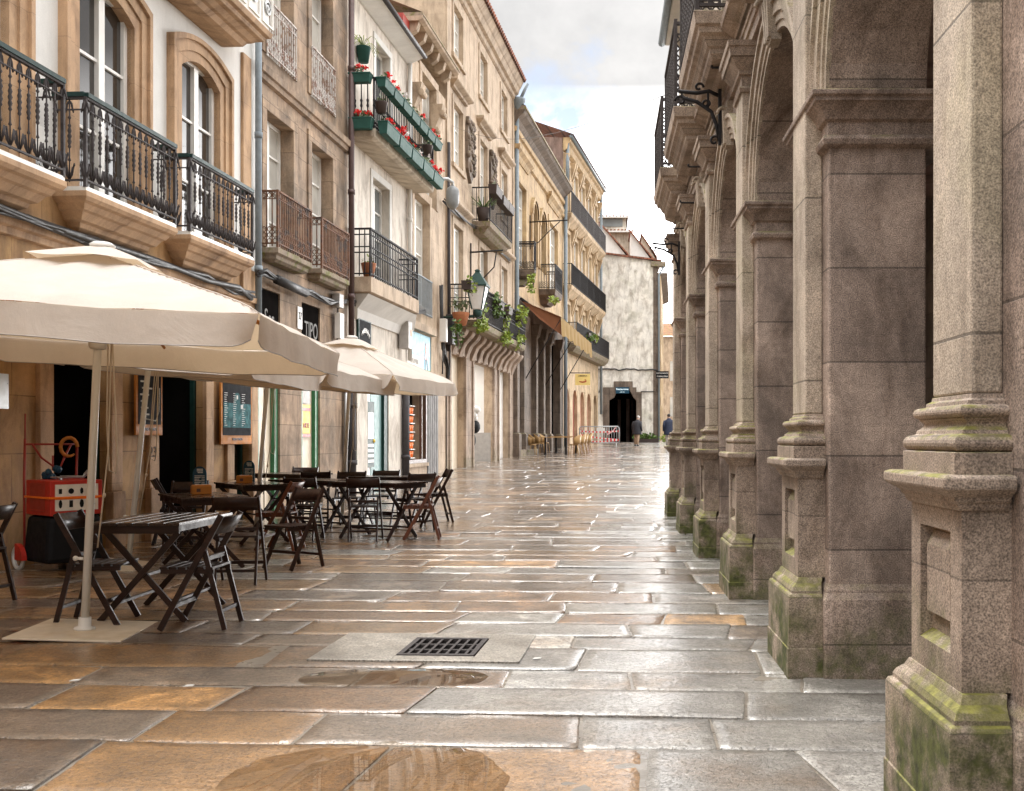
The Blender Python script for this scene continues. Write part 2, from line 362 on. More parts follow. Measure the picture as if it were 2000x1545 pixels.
M['street']=street_mat()
M['mortar']=plain('wet_mortar',(.20,.175,.145),.3,0,.3,4,.3)
M['soil']=plain('distant_ground',(.2,.17,.14),.8,0,.2,1)
TH=-.055; ct,st_=math.cos(TH),math.sin(TH)
def uv2w(u,v): return (u*ct-v*st_, u*st_+v*ct)
DX_,DY_=-1.045,6.97; DU,DV=DX_*ct+DY_*st_,-DX_*st_+DY_*ct
def build_street():
    mb=MB(); tones=[]
    rows=[.6,1.15,1.75,2.3,2.85,3.4,4.05,4.75,5.28,5.85,6.30,6.95,7.35,7.85,8.3]
    while rows[-1]<78: rows.append(rows[-1]+rnd.uniform(.40,.66))
    pal=[(.46,.245,.085),(.32,.17,.07),(.46,.27,.115),(.44,.415,.375),(.50,.475,.435),(.27,.20,.14),(.20,.135,.085)]
    for r in range(len(rows)-1):
        v0,v1=rows[r]+.005,rows[r+1]-.005
        u=-9.5+rnd.uniform(0,1); sk0=0
        vb=lambda rr,uu: rows[rr]+.045*mnoise.noise((uu*.42,rr*3.7,.5))+.012*mnoise.noise((uu*1.6,rr*2.9,7.5))
        while u<8.5:
            L=rnd.uniform(.65,1.75) if u<-1 else rnd.uniform(.55,1.25)
            u0,u1=u+.005,u+L-.005; um=(u0+u1)/2; u+=L
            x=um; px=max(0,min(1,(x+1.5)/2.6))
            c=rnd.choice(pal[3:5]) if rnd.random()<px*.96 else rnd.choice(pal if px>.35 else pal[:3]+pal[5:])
            if rnd.random()<.06: c=(.45,.42,.37)
            k=rnd.uniform(.78,1.18); c=tuple(q*k for q in c)
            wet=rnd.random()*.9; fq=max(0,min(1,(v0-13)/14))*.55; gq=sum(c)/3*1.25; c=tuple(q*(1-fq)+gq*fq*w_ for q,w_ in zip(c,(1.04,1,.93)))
            if abs(v0-6.956)<.02 and -1.9<um<-.5: c=(.5,.47,.42); wet=1.3
            tl=(rnd.gauss(0,.004),rnd.gauss(0,.004)); dz=rnd.gauss(0,.0022)
            j=lambda: rnd.uniform(-.007,.007)
            sk1=rnd.gauss(0,.022); cs=[(u0+j()-sk0,vb(r,u0)+.005),(u1+j()-sk1,vb(r,u1)+.005),(u1+j()+sk1,vb(r+1,u1)-.005),(u0+j()+sk0,vb(r+1,u0)-.005)]; sk0=sk1
            mu=sum(q[0] for q in cs)/4; mv=sum(q[1] for q in cs)/4
            if v0<16:
                nu=max(6,int(L/.075)+2); nv=max(6,int((v1-v0)/.075)+2); top=[]; sk=[]
                def PT(s_,t_,ins):
                    a_=cs[0][0]*(1-s_)*(1-t_)+cs[1][0]*s_*(1-t_)+cs[2][0]*s_*t_+cs[3][0]*(1-s_)*t_; b_=cs[0][1]*(1-s_)*(1-t_)+cs[1][1]*s_*(1-t_)+cs[2][1]*s_*t_+cs[3][1]*(1-s_)*t_
                    if s_==0: a_+=ins
                    if s_==1: a_-=ins
                    if t_==0: b_+=ins
                    if t_==1: b_-=ins
                    return a_,b_
                SS=[0,.013/L]+[i/(nu-2) for i in range(1,nu-2)]+[1-.013/L,1]; TT=[0,.013/(v1-v0)]+[i/(nv-2) for i in range(1,nv-2)]+[1-.013/(v1-v0),1]
                for i in range(nu+1):
                    for k in range(nv+1):
                        e=(i in(0,nu)) or (k in(0,nv)); cn=(i in(0,nu)) and (k in(0,nv)); jt=abs(rnd.gauss(0,.003)) if e else 0
                        a2,b2=PT(SS[i],TT[k],.0005+jt+(.008 if cn else 0)); X,Y=uv2w(a2,b2)
                        hz=.0042*mnoise.noise((X*2.6,Y*2.6,r*1.7))+.0022*mnoise.noise((X*9,Y*9,3.1)); 
                        du_,dv_=a2-DU,b2-DV; lim=(-.007 if -.70<du_<.50 and -.37<dv_<.40 else 9)
                        top.append((X,Y,min(lim+gz(Y),gz(Y)+dz+(a2-mu)*tl[0]+(b2-mv)*tl[1]+hz-(.0055 if e else 0))))
                N_=nv+1; o0=len(mb.v)
                mb.add(top,[(i*N_+k,(i+1)*N_+k,(i+1)*N_+k+1,i*N_+k+1) for i in range(nu) for k in range(nv)],True)
                ring=[i*N_ for i in range(nu+1)]+[nu*N_+k for k in range(1,nv+1)]+[i*N_+nv for i in range(nu-1,-1,-1)]+[k for k in range(nv-1,0,-1)]
                o1=len(mb.v); n_=len(ring); mb.v+=[(top[q_][0],top[q_][1],top[q_][2]-.035) for q_ in ring]; o2=len(mb.v); mb.v+=[top[q_] for q_ in ring]
                for q_ in range(n_):
                    mb.f.append([o2+q_,o1+q_,o1+(q_+1)%n_,o2+(q_+1)%n_]); mb.m.append(0); mb.sm.append(False)
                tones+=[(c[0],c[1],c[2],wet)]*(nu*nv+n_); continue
            vs=[]
            for lev,(ins,dd) in enumerate(((0,-.035),(0,-.009),(.006,-.002),(.016,0))):
                for (a,b_) in cs:
                    a2=a-math.copysign(ins,a-mu); b2=b_-math.copysign(ins,b_-mv)
                    X,Y=uv2w(a2,b2); vs.append((X,Y,gz(Y)+dd+dz+(a2-mu)*tl[0]+(b2-mv)*tl[1]))
            fs=[]
            for l in range(3):
                for q in range(4):
                    q2=(q+1)%4; fs.append((4*l+q,4*l+q2,4*l+4+q2,4*l+4+q))
            fs.append((12,13,14,15)); mb.add(vs,fs)
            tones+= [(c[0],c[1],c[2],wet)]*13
    o=mb.build('street',M['street']); tag(o,kind='structure')
    at=o.data.color_attributes.new('tone','FLOAT_COLOR','CORNER'); buf=[]
    for p in o.data.polygons: buf+=list(tones[p.index])*p.loop_total
    at.data.foreach_set('color',buf)
build_street()
gm=MB(); ys=[-60]+[float(y) for y,_ in GP[1:]]
vs=[];fs=[]
for i,y in enumerate(ys):
    d=.008
    vs+=[(-10,y,gz(y)-d),(9,y,gz(y)-d)]
    if i: fs.append((2*i-2,2*i-1,2*i+1,2*i))
gm.add(vs,fs); tag(gm.build('paving_bed',M['mortar']),kind='structure')
gm=MB(); gm.add([(-2500,-2500,-.6),(2500,-2500,-.6),(2500,2500,-.6),(-2500,2500,-.6)],[(0,1,2,3)]); tag(gm.build('ground',M['soil']),kind='structure')
# rain puddles lying on the slabs
def water_mat():
    m,nt,b=new_mat('rain_water'); g=G(nt); nt.nodes.remove(b)
    tr=g.n('ShaderNodeBsdfTransparent'); tr.inputs[0].default_value=(.93,.90,.86,1); gl=g.n('ShaderNodeBsdfGlossy'); gl.inputs['Roughness'].default_value=.015
    fr=g.n('ShaderNodeFresnel'); fr.inputs[0].default_value=1.36; mx=g.n('ShaderNodeMixShader')
    nt.links.new(g.math('ADD',fr.outputs[0],.02,True),mx.inputs[0]); nt.links.new(tr.outputs[0],mx.inputs[1]); nt.links.new(gl.outputs[0],mx.inputs[2]); nt.links.new(mx.outputs[0],nt.nodes['Material Output'].inputs[0])
    return m
M['water']=water_mat()
def puddle(px0,px1,py0,py1,seed,rough=.28,lift=.0012):
    r=random.Random(seed); Yn=1.39*FPX/(py1-VY); Yf=1.39*FPX/(py0-VY); Ym=(Yn+Yf)/2
    cx=((px0+px1)/2-VX)*Ym/FPX; rx=(px1-px0)/2*Ym/FPX; ry=(Yf-Yn)/2
    n=48; m_=14; z0=gz(Ym)+lift; vs=[(cx,Ym,z0)]; fs=[]
    for l in range(1,m_+1):
        for k in range(n):
            t=2*math.pi*k/n; q=l/m_*1.35; vs.append((cx+rx*q*math.cos(t),Ym+ry*q*math.sin(t),z0-gz(Ym)+gz(Ym+ry*q*math.sin(t))-.0085*q**4))
    fs=[(0,1+k,1+(k+1)%n) for k in range(n)]+[(1+(l-1)*n+k,1+l*n+k,1+l*n+(k+1)%n,1+(l-1)*n+(k+1)%n) for l in range(1,m_) for k in range(n)]
    mb=MB(); mb.add(vs,fs,True)
    tag(mb.build('water_puddle',M['water']),kind='structure')
puddle(560,960,1299,1348,1,.28,.0045); puddle(380,960,1440,1680,2,.2,.0065)

# cast iron drain in its pale slab
d=empty('drain_grate','rectangular cast iron drain grate set in a pale granite slab','drain',(-1.045,6.97,gz(7)+.006),TH)
mb=MB()
for a in ((-.25,.25,-.29,-.25),(-.25,.25,.25,.29),(-.25,-.215,-.25,.25),(.215,.25,-.25,.25)): mb.box(a[0],a[1],a[2],a[3],-.03,.012)
mb.build('frame',M['iron_warm'],d,bevel=.003)
mb=MB()
for i in range(7): x=-.185+i*.0617; mb.box(x-.009,x+.009,-.25,.25,-.006,.008)
for y in (-.09,.085): mb.box(-.215,.215,y-.014,y+.014,-.028,.005)
mb.build('bars',M['iron_warm'],d)
mb=MB(); mb.box(-.215,.215,-.25,.25,-.010,-.007); mb.build('pit',M['dark_in'],d)  # thin near-black sheet stands in for the shaded depth below the bars
mb=MB()
for a in ((-.78,-.255,-.44,.46),(.255,.56,-.44,.46),(-.255,.255,-.44,-.295),(-.255,.255,.295,.46)): mb.box(a[0],a[1],a[2],a[3],-.03,.006)
mb.build('granite_surround',M['pale_slab'],d,bevel=.004)

# ================================================================== ARCADE BUILDING (right)
AL=(1.6,9.5,0); arc=empty('arcade_building','long granite arcade building with tall arches, pedestals and pierced iron balconies','building',AL)
def AP(mb,name,mats,parent=None,bevel=0):
    if parent is None: return mb.build(name,mats,arc,loc=[-q for q in AL],bevel=bevel)
    return mb.build(name,mats,parent,bevel=bevel)
XW,XP=1.33,1.225; ZS=3.41; ZC=4.83
Y0=[3.30+2.84*(i-1) for i in range(-3,8)]      # near edge of every pier, the first beside the camera
PIERS=[y for y in Y0 if y<18]
YEND=PIERS[-1]+.80
for yn in PIERS:
    g0=gz(yn)-.05; c=yn+.38
    mb=MB(); Xb=1.9
    mb.stack([(g0,XW-.035,Xb,yn-.03,yn+.79),(.46,XW-.035,Xb,yn-.03,yn+.79),(.50,XW-.02,Xb,yn-.015,yn+.775),(.515,XW-.02,Xb,yn-.015,yn+.775),(.55,XW,Xb,yn,yn+.76),(ZS-.14,XW,Xb,yn,yn+.76)])
    pier=AP(mb,'pier',M['granite'],bevel=.012)
    pl=pier
    mb=MB()      # impost
    X2=Xb+.12
    prof=[(3.10,.0),(3.115,.035),(3.145,.045),(3.165,.035),(3.175,.008),(3.25,.008),(3.262,.03),(3.275,.035),(3.31,.055),(3.345,.085),(3.35,.10),(3.375,.10),(3.38,.118),(3.405,.122),(3.412,.115)]
    mb.stack([(z,XW-e,X2+e,yn-e,yn+.76+e) for z,e in prof]); AP(mb,'impost',M['granite'],pl,.004)
    # pedestal of the pilaster: plinth, die with sunk panel, ledge
    mb=MB(); 
    mb.stack([(g0,1.09,XW-.0351,yn+.0,yn+.76),(.17,1.09,XW-.0351,yn,yn+.76),(.172,1.096,XW-.0351,yn+.004,yn+.756),(.47,1.096,XW-.0351,yn+.004,yn+.756),(.485,1.103,XW-.035,yn+.012,yn+.748),(.49,1.118,XW-.035,yn+.026,yn+.734),(.505,1.118,XW-.035,yn+.026,yn+.734),(.525,1.128,XW-.035,yn+.04,yn+.72),(.545,1.15,XW-.03,yn+.066,yn+.694),(.575,1.164,XW-.02,yn+.085,yn+.675)])
    AP(mb,'pedestal_plinth',M['granite_ped'],pl,.012)
    mb=MB(); ya,yb=yn+.105,yn+.655; xd=1.168; pa,pb,pz0,pz1=ya+.11,yb-.11,.68,1.09
    # front (street) face with a sunk panel
    def q(y0,y1,z0,z1,x=xd): mb.add([(x,y0,z0),(x,y0,z1),(x,y1,z1),(x,y1,z0)],[(0,1,2,3)])
    for a,b_,c_,d_ in ((ya,pa,.575,1.19),(pb,yb,.575,1.19),(pa,pb,.575,pz0),(pa,pb,pz1,1.19)): q(a,b_,c_,d_)
    xi=xd+.045
    mb.add([(xd,pa,pz0),(xd,pb,pz0),(xi,pb,pz0+.03),(xi,pa,pz0+.03)],[(0,1,2,3)]); mb.add([(xd,pa,pz1),(xd,pb,pz1),(xi,pb,pz1),(xi,pa,pz1)],[(3,2,1,0)])
    mb.add([(xd,pa,pz0),(xd,pa,pz1),(xi,pa,pz1),(xi,pa,pz0+.03)],[(3,2,1,0)]); mb.add([(xd,pb,pz0),(xd,pb,pz1),(xi,pb,pz1),(xi,pb,pz0+.03)],[(0,1,2,3)])
    q(pa,pb,pz0+.03,pz1,xi)
    mb.stack([(pz0+.1,xi-.03,xi-.002,pa+.05,pb-.03),(pz1-.07,xi-.03,xi-.002,pa+.05,pb-.03),(pz1-.02,xi-.004,xi-.002,pa+.05,pb-.03)])
    mb.add([(xd,ya,.575),(XW,ya,.575),(XW,ya,1.19),(xd,ya,1.19)],[(0,1,2,3)]); mb.add([(xd,yb,.575),(XW,yb,.575),(XW,yb,1.19),(xd,yb,1.19)],[(3,2,1,0)])
    AP(mb,'pedestal_die',M['granite_ped'],pl)
    mb=MB(); mb.stack([(1.165,xd-.012,XW-.01,ya-.012,yb+.012),(1.18,xd-.02,XW-.01,ya-.02,yb+.02),(1.19,xd-.02,XW-.01,ya-.02,yb+.02),(1.195,xd-.032,XW-.01,ya-.032,yb+.032),(1.212,xd-.035,XW-.01,ya-.035,yb+.035),(1.222,xd-.055,XW-.01,ya-.055,yb+.055),(1.238,xd-.082,XW-.01,ya-.078,yb+.078),(1.245,xd-.085,XW-.01,ya-.08,yb+.08),(1.275,xd-.085,XW-.01,ya-.08,yb+.08),(1.284,xd-.065,XW-.01,ya-.06,yb+.06)])
    AP(mb,'pedestal_ledge',M['granite_ped'],pl,.006)
    # pilaster base mouldings, shaft, capital
    pa,pb=c-.205,c+.205
    def off(zs): return [(z,XP-e,XW+.0,pa-e,pb+e) for z,e in zs]
    base=[(1.27,.085),(1.355,.085),(1.357,.075)]
    for k in range(9): t=-math.pi/2+math.pi*k/8; base.append((1.385+.028*math.sin(t),.058+.028*math.cos(t)))
    base+=[(1.416,.048),(1.43,.045)]
    for k in range(5): t=math.pi*k/4; base.append((1.432+.036*k/4,.04-.016*math.sin(t)))
    base+=[(1.47,.038)]
    for k in range(9): t=-math.pi/2+math.pi*k/8; base.append((1.492+.02*math.sin(t),.036+.021*math.cos(t)))
    base+=[(1.514,.02),(1.528,.018),(1.535,0.004),(1.55,.001)]
    mb=MB(); mb.stack(off(base)); AP(mb,'pilaster_base',M['granite_ped'],pl,.003)
    mb=MB(); mb.stack([(1.5501,XP,XW,pa,pb),(4.5,XP,XW,pa,pb)]); AP(mb,'pilaster_shaft',M['granite_pale'],pl,.01)
    mb=MB(); mb.stack([(4.42,XP,XW,pa,pb)]+[(z,XP-e,XW,pa-e,pb+e) for z,e in ((4.421,.02),(4.45,.03),(4.47,.02),(4.475,.004),(4.56,.004),(4.57,.03),(4.60,.035),(4.66,.075),(4.70,.10),(4.705,.115),(4.78,.12),(4.785,.135),(ZC,.14))]); AP(mb,'capital',M['granite_ped'],pl,.004)
# arched wall over the piers
def arch_wall(mb,x0,x1,ya,yb,zs,zt,n=18):      # solid between x0..x1 with a round arch ya..yb
    cy=(ya+yb)/2; r=(yb-ya)/2
    pts=[(cy-r*math.cos(math.pi*k/n),zs+r*math.sin(math.pi*k/n)) for k in range(n+1)]
    for x,fl in ((x0,0),(x1,1)):
        for k in range(n):
            (y1,z1),(y2,z2)=pts[k],pts[k+1]; f=(0,1,2,3) if not fl else (3,2,1,0)
            mb.add([(x,y1,z1),(x,y1,zt),(x,y2,zt),(x,y2,z2)],[f])
    for k in range(n):
        (y1,z1),(y2,z2)=pts[k],pts[k+1]; mb.add([(x0,y1,z1),(x0,y2,z2),(x1,y2,z2),(x1,y1,z1)],[(0,1,2,3)])
    return pts
mb=MB(); va=MB(); kb=[]
for i,yn in enumerate(PIERS):
    mb.box(XW+.0,1.9,yn,yn+.76,ZS-.141,ZC)
    if i==len(PIERS)-1: break
    ya,yb=yn+.76,PIERS[i+1]; arch_wall(mb,XW,1.9,ya,yb,ZS,ZC)
    cy=(ya+yb)/2; r=(yb-ya)/2; n=22
    for (r0,r1,e) in ((r-.001,r+.05,.02),(r+.05,r+.11,.035),(r+.11,r+.20,.055),(r+.20,r+.235,.08)):   # stepped archivolt
        vs=[];fs=[]
        for k in range(n+1):
            t=math.pi*k/n; cc,ss=-math.cos(t),math.sin(t)
            vs+=[(XW-e,cy+r0*cc,ZS+r0*ss),(XW-e,cy+r1*cc,ZS+r1*ss),(XW+.01,cy+r0*cc,ZS+r0*ss),(XW+.01,cy+r1*cc,ZS+r1*ss)]
            if k:
                a=4*(k-1);b_=4*k; fs+=[(a,a+1,b_+1,b_),(a+2,a,b_,b_+2),(a+1,a+3,b_+3,b_+1)]
        va.add(vs,fs)
    kb.append((cy,r))
AP(mb,'arcade_wall',M['granite']); AP(va,'archivolt',M['granite_pale'])
for cy,r in kb:      # scrolled keystones
    k=MB(); z0,z1=ZS+r-.06,ZC
    k.prism([(XW-.06,cy-.09,z0),(XW-.06,cy+.09,z0),(XW-.06,cy+.15,z1),(XW-.06,cy-.15,z1)],(.08,0,0))
    for yy,w in ((-.07,.022),(0,.022),(.07,.022)):
        f=1+.6*abs(yy)/.07
        k.prism([(XW-.085,cy+yy-w,z0+.02),(XW-.085,cy+yy+w,z0+.02),(XW-.105,cy+yy*f+w*1.3,z1-.1),(XW-.105,cy+yy*f-w*1.3,z1-.1)],(.05,0,0))
    pts=[]
    for q_ in range(16):
        t=q_/15*1.6*math.pi; rr=.07*(1-q_/22); pts.append((XW-.12-rr*math.cos(t)*.9+.03,0,z1-.12+rr*math.sin(t)))
    k.tube([(p[0],cy-.11,p[2]) for p in pts],.018,6); k.tube([(p[0],cy+.11,p[2]) for p in pts],.018,6)
    AP(k,'keystone',M['granite_pale'],bevel=.004)
# entablature
mb=MB(); ya,yb=PIERS[0],YEND
mb.stack([(z,XW-e,1.95,ya,yb+e) for z,e in ((ZC,.04),(4.93,.04),(4.932,.06),(5.0,.06),(5.005,.075),(5.03,.08),(5.035,.03),(5.14,.03),(5.15,.07),(5.18,.085),(5.2,.13),(5.24,.19),(5.245,.21),(5.30,.22),(5.31,.2))])
AP(mb,'entablature',M['granite'],bevel=.004)
# upper storey with French windows over the arches, eaves
mb=MB(); ZU=8.25
cur=ya
for cy,r in kb:
    mb.box(XW+.02,1.9,cur,cy-.62,5.311,ZU); mb.box(XW+.02,1.9,cy-.62,cy+.62,7.6,ZU); cur=cy+.62
mb.box(XW+.02,1.9,cur,yb,5.311,ZU); AP(mb,'upper_wall',M['render_cream'])
for cy,r in kb[-5:]:
    f=MB(); x=XW+.22
    for a,b_,c_,d_ in ((cy-.62,cy-.54,5.31,7.6),(cy+.54,cy+.62,5.31,7.6),(cy-.05,cy+.05,5.31,7.6),(cy-.54,cy+.54,7.5,7.6),(cy-.54,cy+.54,6.7,6.76),(cy-.54,cy+.54,5.31,5.5)): f.box(x,x+.06,a,b_,c_,d_)
    w=AP(f,'window',M['white_paint']); p=MB(); p.box(x+.02,x+.04,cy-.54,cy+.54,5.31,7.6); p.build('pane',M['pane_grey'],w)
    s=MB()
    for a,b_,c_,d_ in ((cy-.76,cy-.621,5.32,7.74),(cy+.621,cy+.76,5.32,7.74),(cy-.62,cy+.62,7.601,7.74)): s.box(XW-.02,XW+.06,a,b_,c_,d_)
    s.build('surround',M['granite_pale'],w)
mb=MB(); mb.stack([(z,XW-e,2.0,ya,yb+e) for z,e in ((ZU,.05),(8.3,.06),(8.33,.2),(8.36,.22))]); AP(mb,'eaves',M['render_white'])
mb=MB(); mb.tube([(1.06,ya,8.37),(1.06,yb+.2,8.37)],.065,8); AP(mb,'gutter',M['pipe_blue'])
mb=MB(); mb.add([(1.1,ya,8.40),(1.1,yb+.2,8.40),(5,yb+.2,9.9),(5,ya,9.9)],[(0,1,2,3)]); mb.add([(8.9,ya,8.40),(8.9,yb+.2,8.40),(5,yb+.2,9.9),(5,ya,9.9)],[(3,2,1,0)])
y=ya
while y<yb+.2: mb.tube([(1.09,y,8.44),(5,y,9.93)],.07,6); y+=.22
AP(mb,'roof',M['tile'])
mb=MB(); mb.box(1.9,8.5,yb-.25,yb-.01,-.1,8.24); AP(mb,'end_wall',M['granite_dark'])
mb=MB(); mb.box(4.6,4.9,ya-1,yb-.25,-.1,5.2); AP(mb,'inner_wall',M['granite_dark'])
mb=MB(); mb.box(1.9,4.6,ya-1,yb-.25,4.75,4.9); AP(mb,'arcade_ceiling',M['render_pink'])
for cy,r in kb:     # inner doors of the shops behind the arcade
    mb=MB(); mb.box(4.54,4.6,cy-.7,cy+.7,0,2.8); dd=AP(mb,'shop_door',M['brown_paint']); p=MB(); p.box(4.53,4.545,cy-.58,cy+.58,.7,2.6); p.build('pane',M['pane_dark'],dd)
# balconies
for cy,r in kb[-4:]:
    mb=MB(); XB=.86
    mb.stack([(z,XB+e,XW+.0,cy-.98+e,cy+.98-e) for z,e in ((5.02,.2),(5.06,.17),(5.10,.165),(5.12,.14),(5.2,.10),(5.22,.06),(5.27,.05),(5.29,.02),(5.40,.0),(5.41,.01))])
    mb.stack([(4.985,XB+.32,XW-.06,cy-.7,cy+.7),(5.021,XB+.28,XW-.06,cy-.74,cy+.74)])
    bal=AP(mb,'balcony',M['granite_ped'],bevel=.004)
    rl=MB(); z0,z1=5.45,6.42; xb=XB+.035
    path=[(XW,cy-.93),(xb,cy-.93),(xb,cy+.93),(XW,cy+.93)]
    for (xa,y1),(xc,y2) in zip(path,path[1:]):
        rl.bar((xa,y1,z1),(xc,y2,z1),.05,.035); rl.bar((xa,y1,z0+.02),(xc,y2,z0+.02),.03,.03); rl.bar((xa,y1,z1-.13),(xc,y2,z1-.13),.02,.02); rl.bar((xa,y1,z0+.15),(xc,y2,z0+.15),.02,.02)
        L=math.hypot(xc-xa,y2-y1); n=max(3,int(L/.105))
        for k in range(n+1):
            t=k/n; x,y=xa+(xc-xa)*t,y1+(y2-y1)*t
            rl.bar((x,y,z0),(x,y,z1),.016,.016)
            if k<n:
                t2=(k+1)/n; x2,yy2=xa+(xc-xa)*t2,y1+(y2-y1)*t2; zz=[z0+.15+(z1-z0-.28)*q/6 for q in range(7)]
                for a,b_ in zip(zz,zz[1:]): rl.bar((x,y,a),(x2,yy2,b_),.012,.016); rl.bar((x2,yy2,a),(x,y,b_),.012,.016)
                xm,ym=(x+x2)/2,(y+yy2)/2
                for a in zz[:-1]: rl.blob((xm,ym,a+.055),.02,.02,.022,5,3)
    for x,y in path[1:3]: rl.box(x-.02,x+.02,y-.02,y+.02,z0-.03,z1+.05)
    rl.build('railing',M['iron_warm'],bal)
# rain pipe with elbow
mb=MB(); yp=9.38
mb.tube([(1.12,yp,8.3),(1.12,yp,5.62),(1.13,yp,5.5),(1.17,yp,5.38),(1.25,yp,5.31),(1.36,yp,5.27)],.062,10); mb.tube([(1.12,yp,6.9),(1.12,yp,7.0)],.075,10); mb.tube([(1.12,yp,5.62),(1.12,yp,5.67)],.074,10)
AP(mb,'rain_pipe',M['pipe_blue'])
# iron sign brackets on the keystones
def bracket(name,label,y,z,L,s=1.0):
    r=empty(name,label,'bracket',(XW-.12,y,z),0,'iron brackets on the arcade'); mb=MB()
    mb.tube([(0,0,0),(-L*.25,0,.05*s),(-L*.55,0,.03*s),(-L,0,.05*s)],.02*s,6)
    mb.tube([(0,0,-.46*s),(-.03*s,0,-.3*s),(-L*.2,0,-.16*s),(-L*.55,0,-.06*s),(-L*.9,0,-.02*s)],.02*s,6)
    for (cx,cz,rr,dr) in ((-.05,-.46,.06,1),(-L*.95,-.05,.06,-1),(-L*.5,.09,.05,1),(-L*.3,-.08,.045,-1)):
        mb.tube([(cx+dr*rr*s*(1-k/14)*math.cos(k*.55),0,cz*(s if cz<-.3 else 1)+rr*s*(1-k/14)*math.sin(k*.55)) for k in range(11)],.014*s,5)
    mb.tube([(-L*.28,0,.05),(-L*.28,0,-.14)],.012*s,5); mb.build('arm',M['iron'],r)
    mb=MB(); mb.box(-.012,.02,-.03,.03,-.5*s,.08*s); mb.build('wall_plate',M['iron'],r)
bracket('iron_bracket','curled black iron bracket without a sign reaching over the street from the nearer arcade arch',kb[-3][0],4.92,.42)
bracket('iron_bracket','small scrolled iron bracket outlined against the sky at the far end of the arcade',kb[-1][0],4.42,.42,.9)
# iron rods for banners on the pilasters
for i,(y,z) in enumerate(((kb[-3][0]-.6,5.0),(kb[-2][0]-.7,4.75),(kb[-2][0]+.6,4.6),(kb[-1][0]-.5,4.6))):
    mb=MB(); mb.tube([(XW,y,z),(XW-.26,y,z)],.012,5); mb.tube([(XW-.26,y,z),(XW-.26,y,z+.03)],.014,5); AP(mb,'banner_rod',M['iron'])
# ================================================================== LEFT ROW OF HOUSES
class F:
    """a street front: local x runs along the front away from the camera, local -y is out to the street"""
    def __init__(s,x0,y0,slope,W):
        s.B=(x0,y0); n=math.hypot(slope,1); s.d=(slope/n,1/n); s.n=(s.d[1],-s.d[0]); s.W=W; s.ang=math.atan2(s.d[1],s.d[0])
    def s(s,px,p=0):
        u=(px-VX)/FPX; return (u*(s.B[1]+p*s.n[1])-s.B[0]-p*s.n[0])/(s.d[0]-u*s.d[1])
    def z(s,px,py,p=0):
        y=s.B[1]+s.s(px,p)*s.d[1]+p*s.n[1]; return CAMH+(VY-py)*y/FPX
    def w(s,a,p=0,z=0): return (s.B[0]+a*s.d[0]+p*s.n[0], s.B[1]+a*s.d[1]+p*s.n[1], z)
    def g(s,a,p=.3): return gz(s.w(a,p)[1])
    def root(s,name,label,cat='house'): return empty(name,label,cat,(s.B[0],s.B[1],0),s.ang)
    def thing(s,name,label,cat,a,p,z,group=None): return empty(name,label,cat,s.w(a,p,z),s.ang,group)
def wall(mb,W,z0,z1,ops,D=6,side=True):
    xs=sorted({0,W}|{o[0] for o in ops}|{o[1] for o in ops}); zs=sorted({z0,z1}|{o[2] for o in ops}|{o[3] for o in ops})
    xs=[x for x in xs if 0<=x<=W]; zs=[z for z in zs if z0<=z<=z1]
    for a,b in zip(xs,xs[1:]):
        for c,d in zip(zs,zs[1:]):
            mx,mz=(a+b)/2,(c+d)/2
            if any(o[0]<mx<o[1] and o[2]<mz<o[3] for o in ops): continue
            mb.add([(a,0,c),(b,0,c),(b,0,d),(a,0,d)],[(0,1,2,3)])
    for o in ops:
        a,b,c,d,dp=o[:5]
        mb.add([(a,0,c),(a,dp,c),(a,dp,d),(a,0,d)],[(3,2,1,0)]); mb.add([(b,0,c),(b,dp,c),(b,dp,d),(b,0,d)],[(0,1,2,3)])
        mb.add([(a,0,d),(b,0,d),(b,dp,d),(a,dp,d)],[(0,1,2,3)]); mb.add([(a,0,c),(b,0,c),(b,dp,c),(a,dp,c)],[(3,2,1,0)])
    if side:
        mb.add([(0,0,z0),(0,D,z0),(0,D,z1),(0,0,z1)],[(3,2,1,0)]); mb.add([(W,0,z0),(W,D,z0),(W,D,z1),(W,0,z1)],[(0,1,2,3)])
        mb.add([(0,D,z0),(W,D,z0),(W,D,z1),(0,D,z1)],[(3,2,1,0)]); mb.add([(0,0,z1),(W,0,z1),(W,D,z1),(0,D,z1)],[(0,1,2,3)])
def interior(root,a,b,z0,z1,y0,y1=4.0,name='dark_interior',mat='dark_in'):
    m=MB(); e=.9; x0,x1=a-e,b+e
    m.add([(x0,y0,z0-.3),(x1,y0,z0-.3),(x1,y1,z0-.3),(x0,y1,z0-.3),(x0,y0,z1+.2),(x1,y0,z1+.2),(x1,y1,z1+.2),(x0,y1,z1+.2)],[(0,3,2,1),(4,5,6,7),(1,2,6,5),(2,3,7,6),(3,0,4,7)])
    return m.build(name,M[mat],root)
def window(root,a,b,c,d,dp,fm='white_paint',pm='pane_curtain',cols=2,rows=3,fw=.06,name='window',mid=.09):
    f=MB(); y0,y1=dp-.06,dp
    f.box(a,a+fw,y0,y1,c,d); f.box(b-fw,b,y0,y1,c,d); f.box(a+fw,b-fw,y0,y1,d-fw,d); f.box(a+fw,b-fw,y0,y1,c,c+fw*1.6)
    for k in range(1,cols):
        x=a+(b-a)*k/cols; f.box(x-mid/2,x+mid/2,y0-.015,y1,c+fw*1.6,d-fw)
    for k in range(1,rows):
        z=c+(d-c)*k/rows
        for q in range(cols):
            xa=a+(b-a)*q/cols+(fw if q==0 else mid/2); xb=a+(b-a)*(q+1)/cols-(fw if q==cols-1 else mid/2); f.box(xa,xb,y0+.012,y1,z-.018,z+.018)
    w=f.build(name,M[fm],root); p=MB(); p.box(a,b,dp-.015,dp+.03,c,d); p.build('pane',M[pm],w); return w
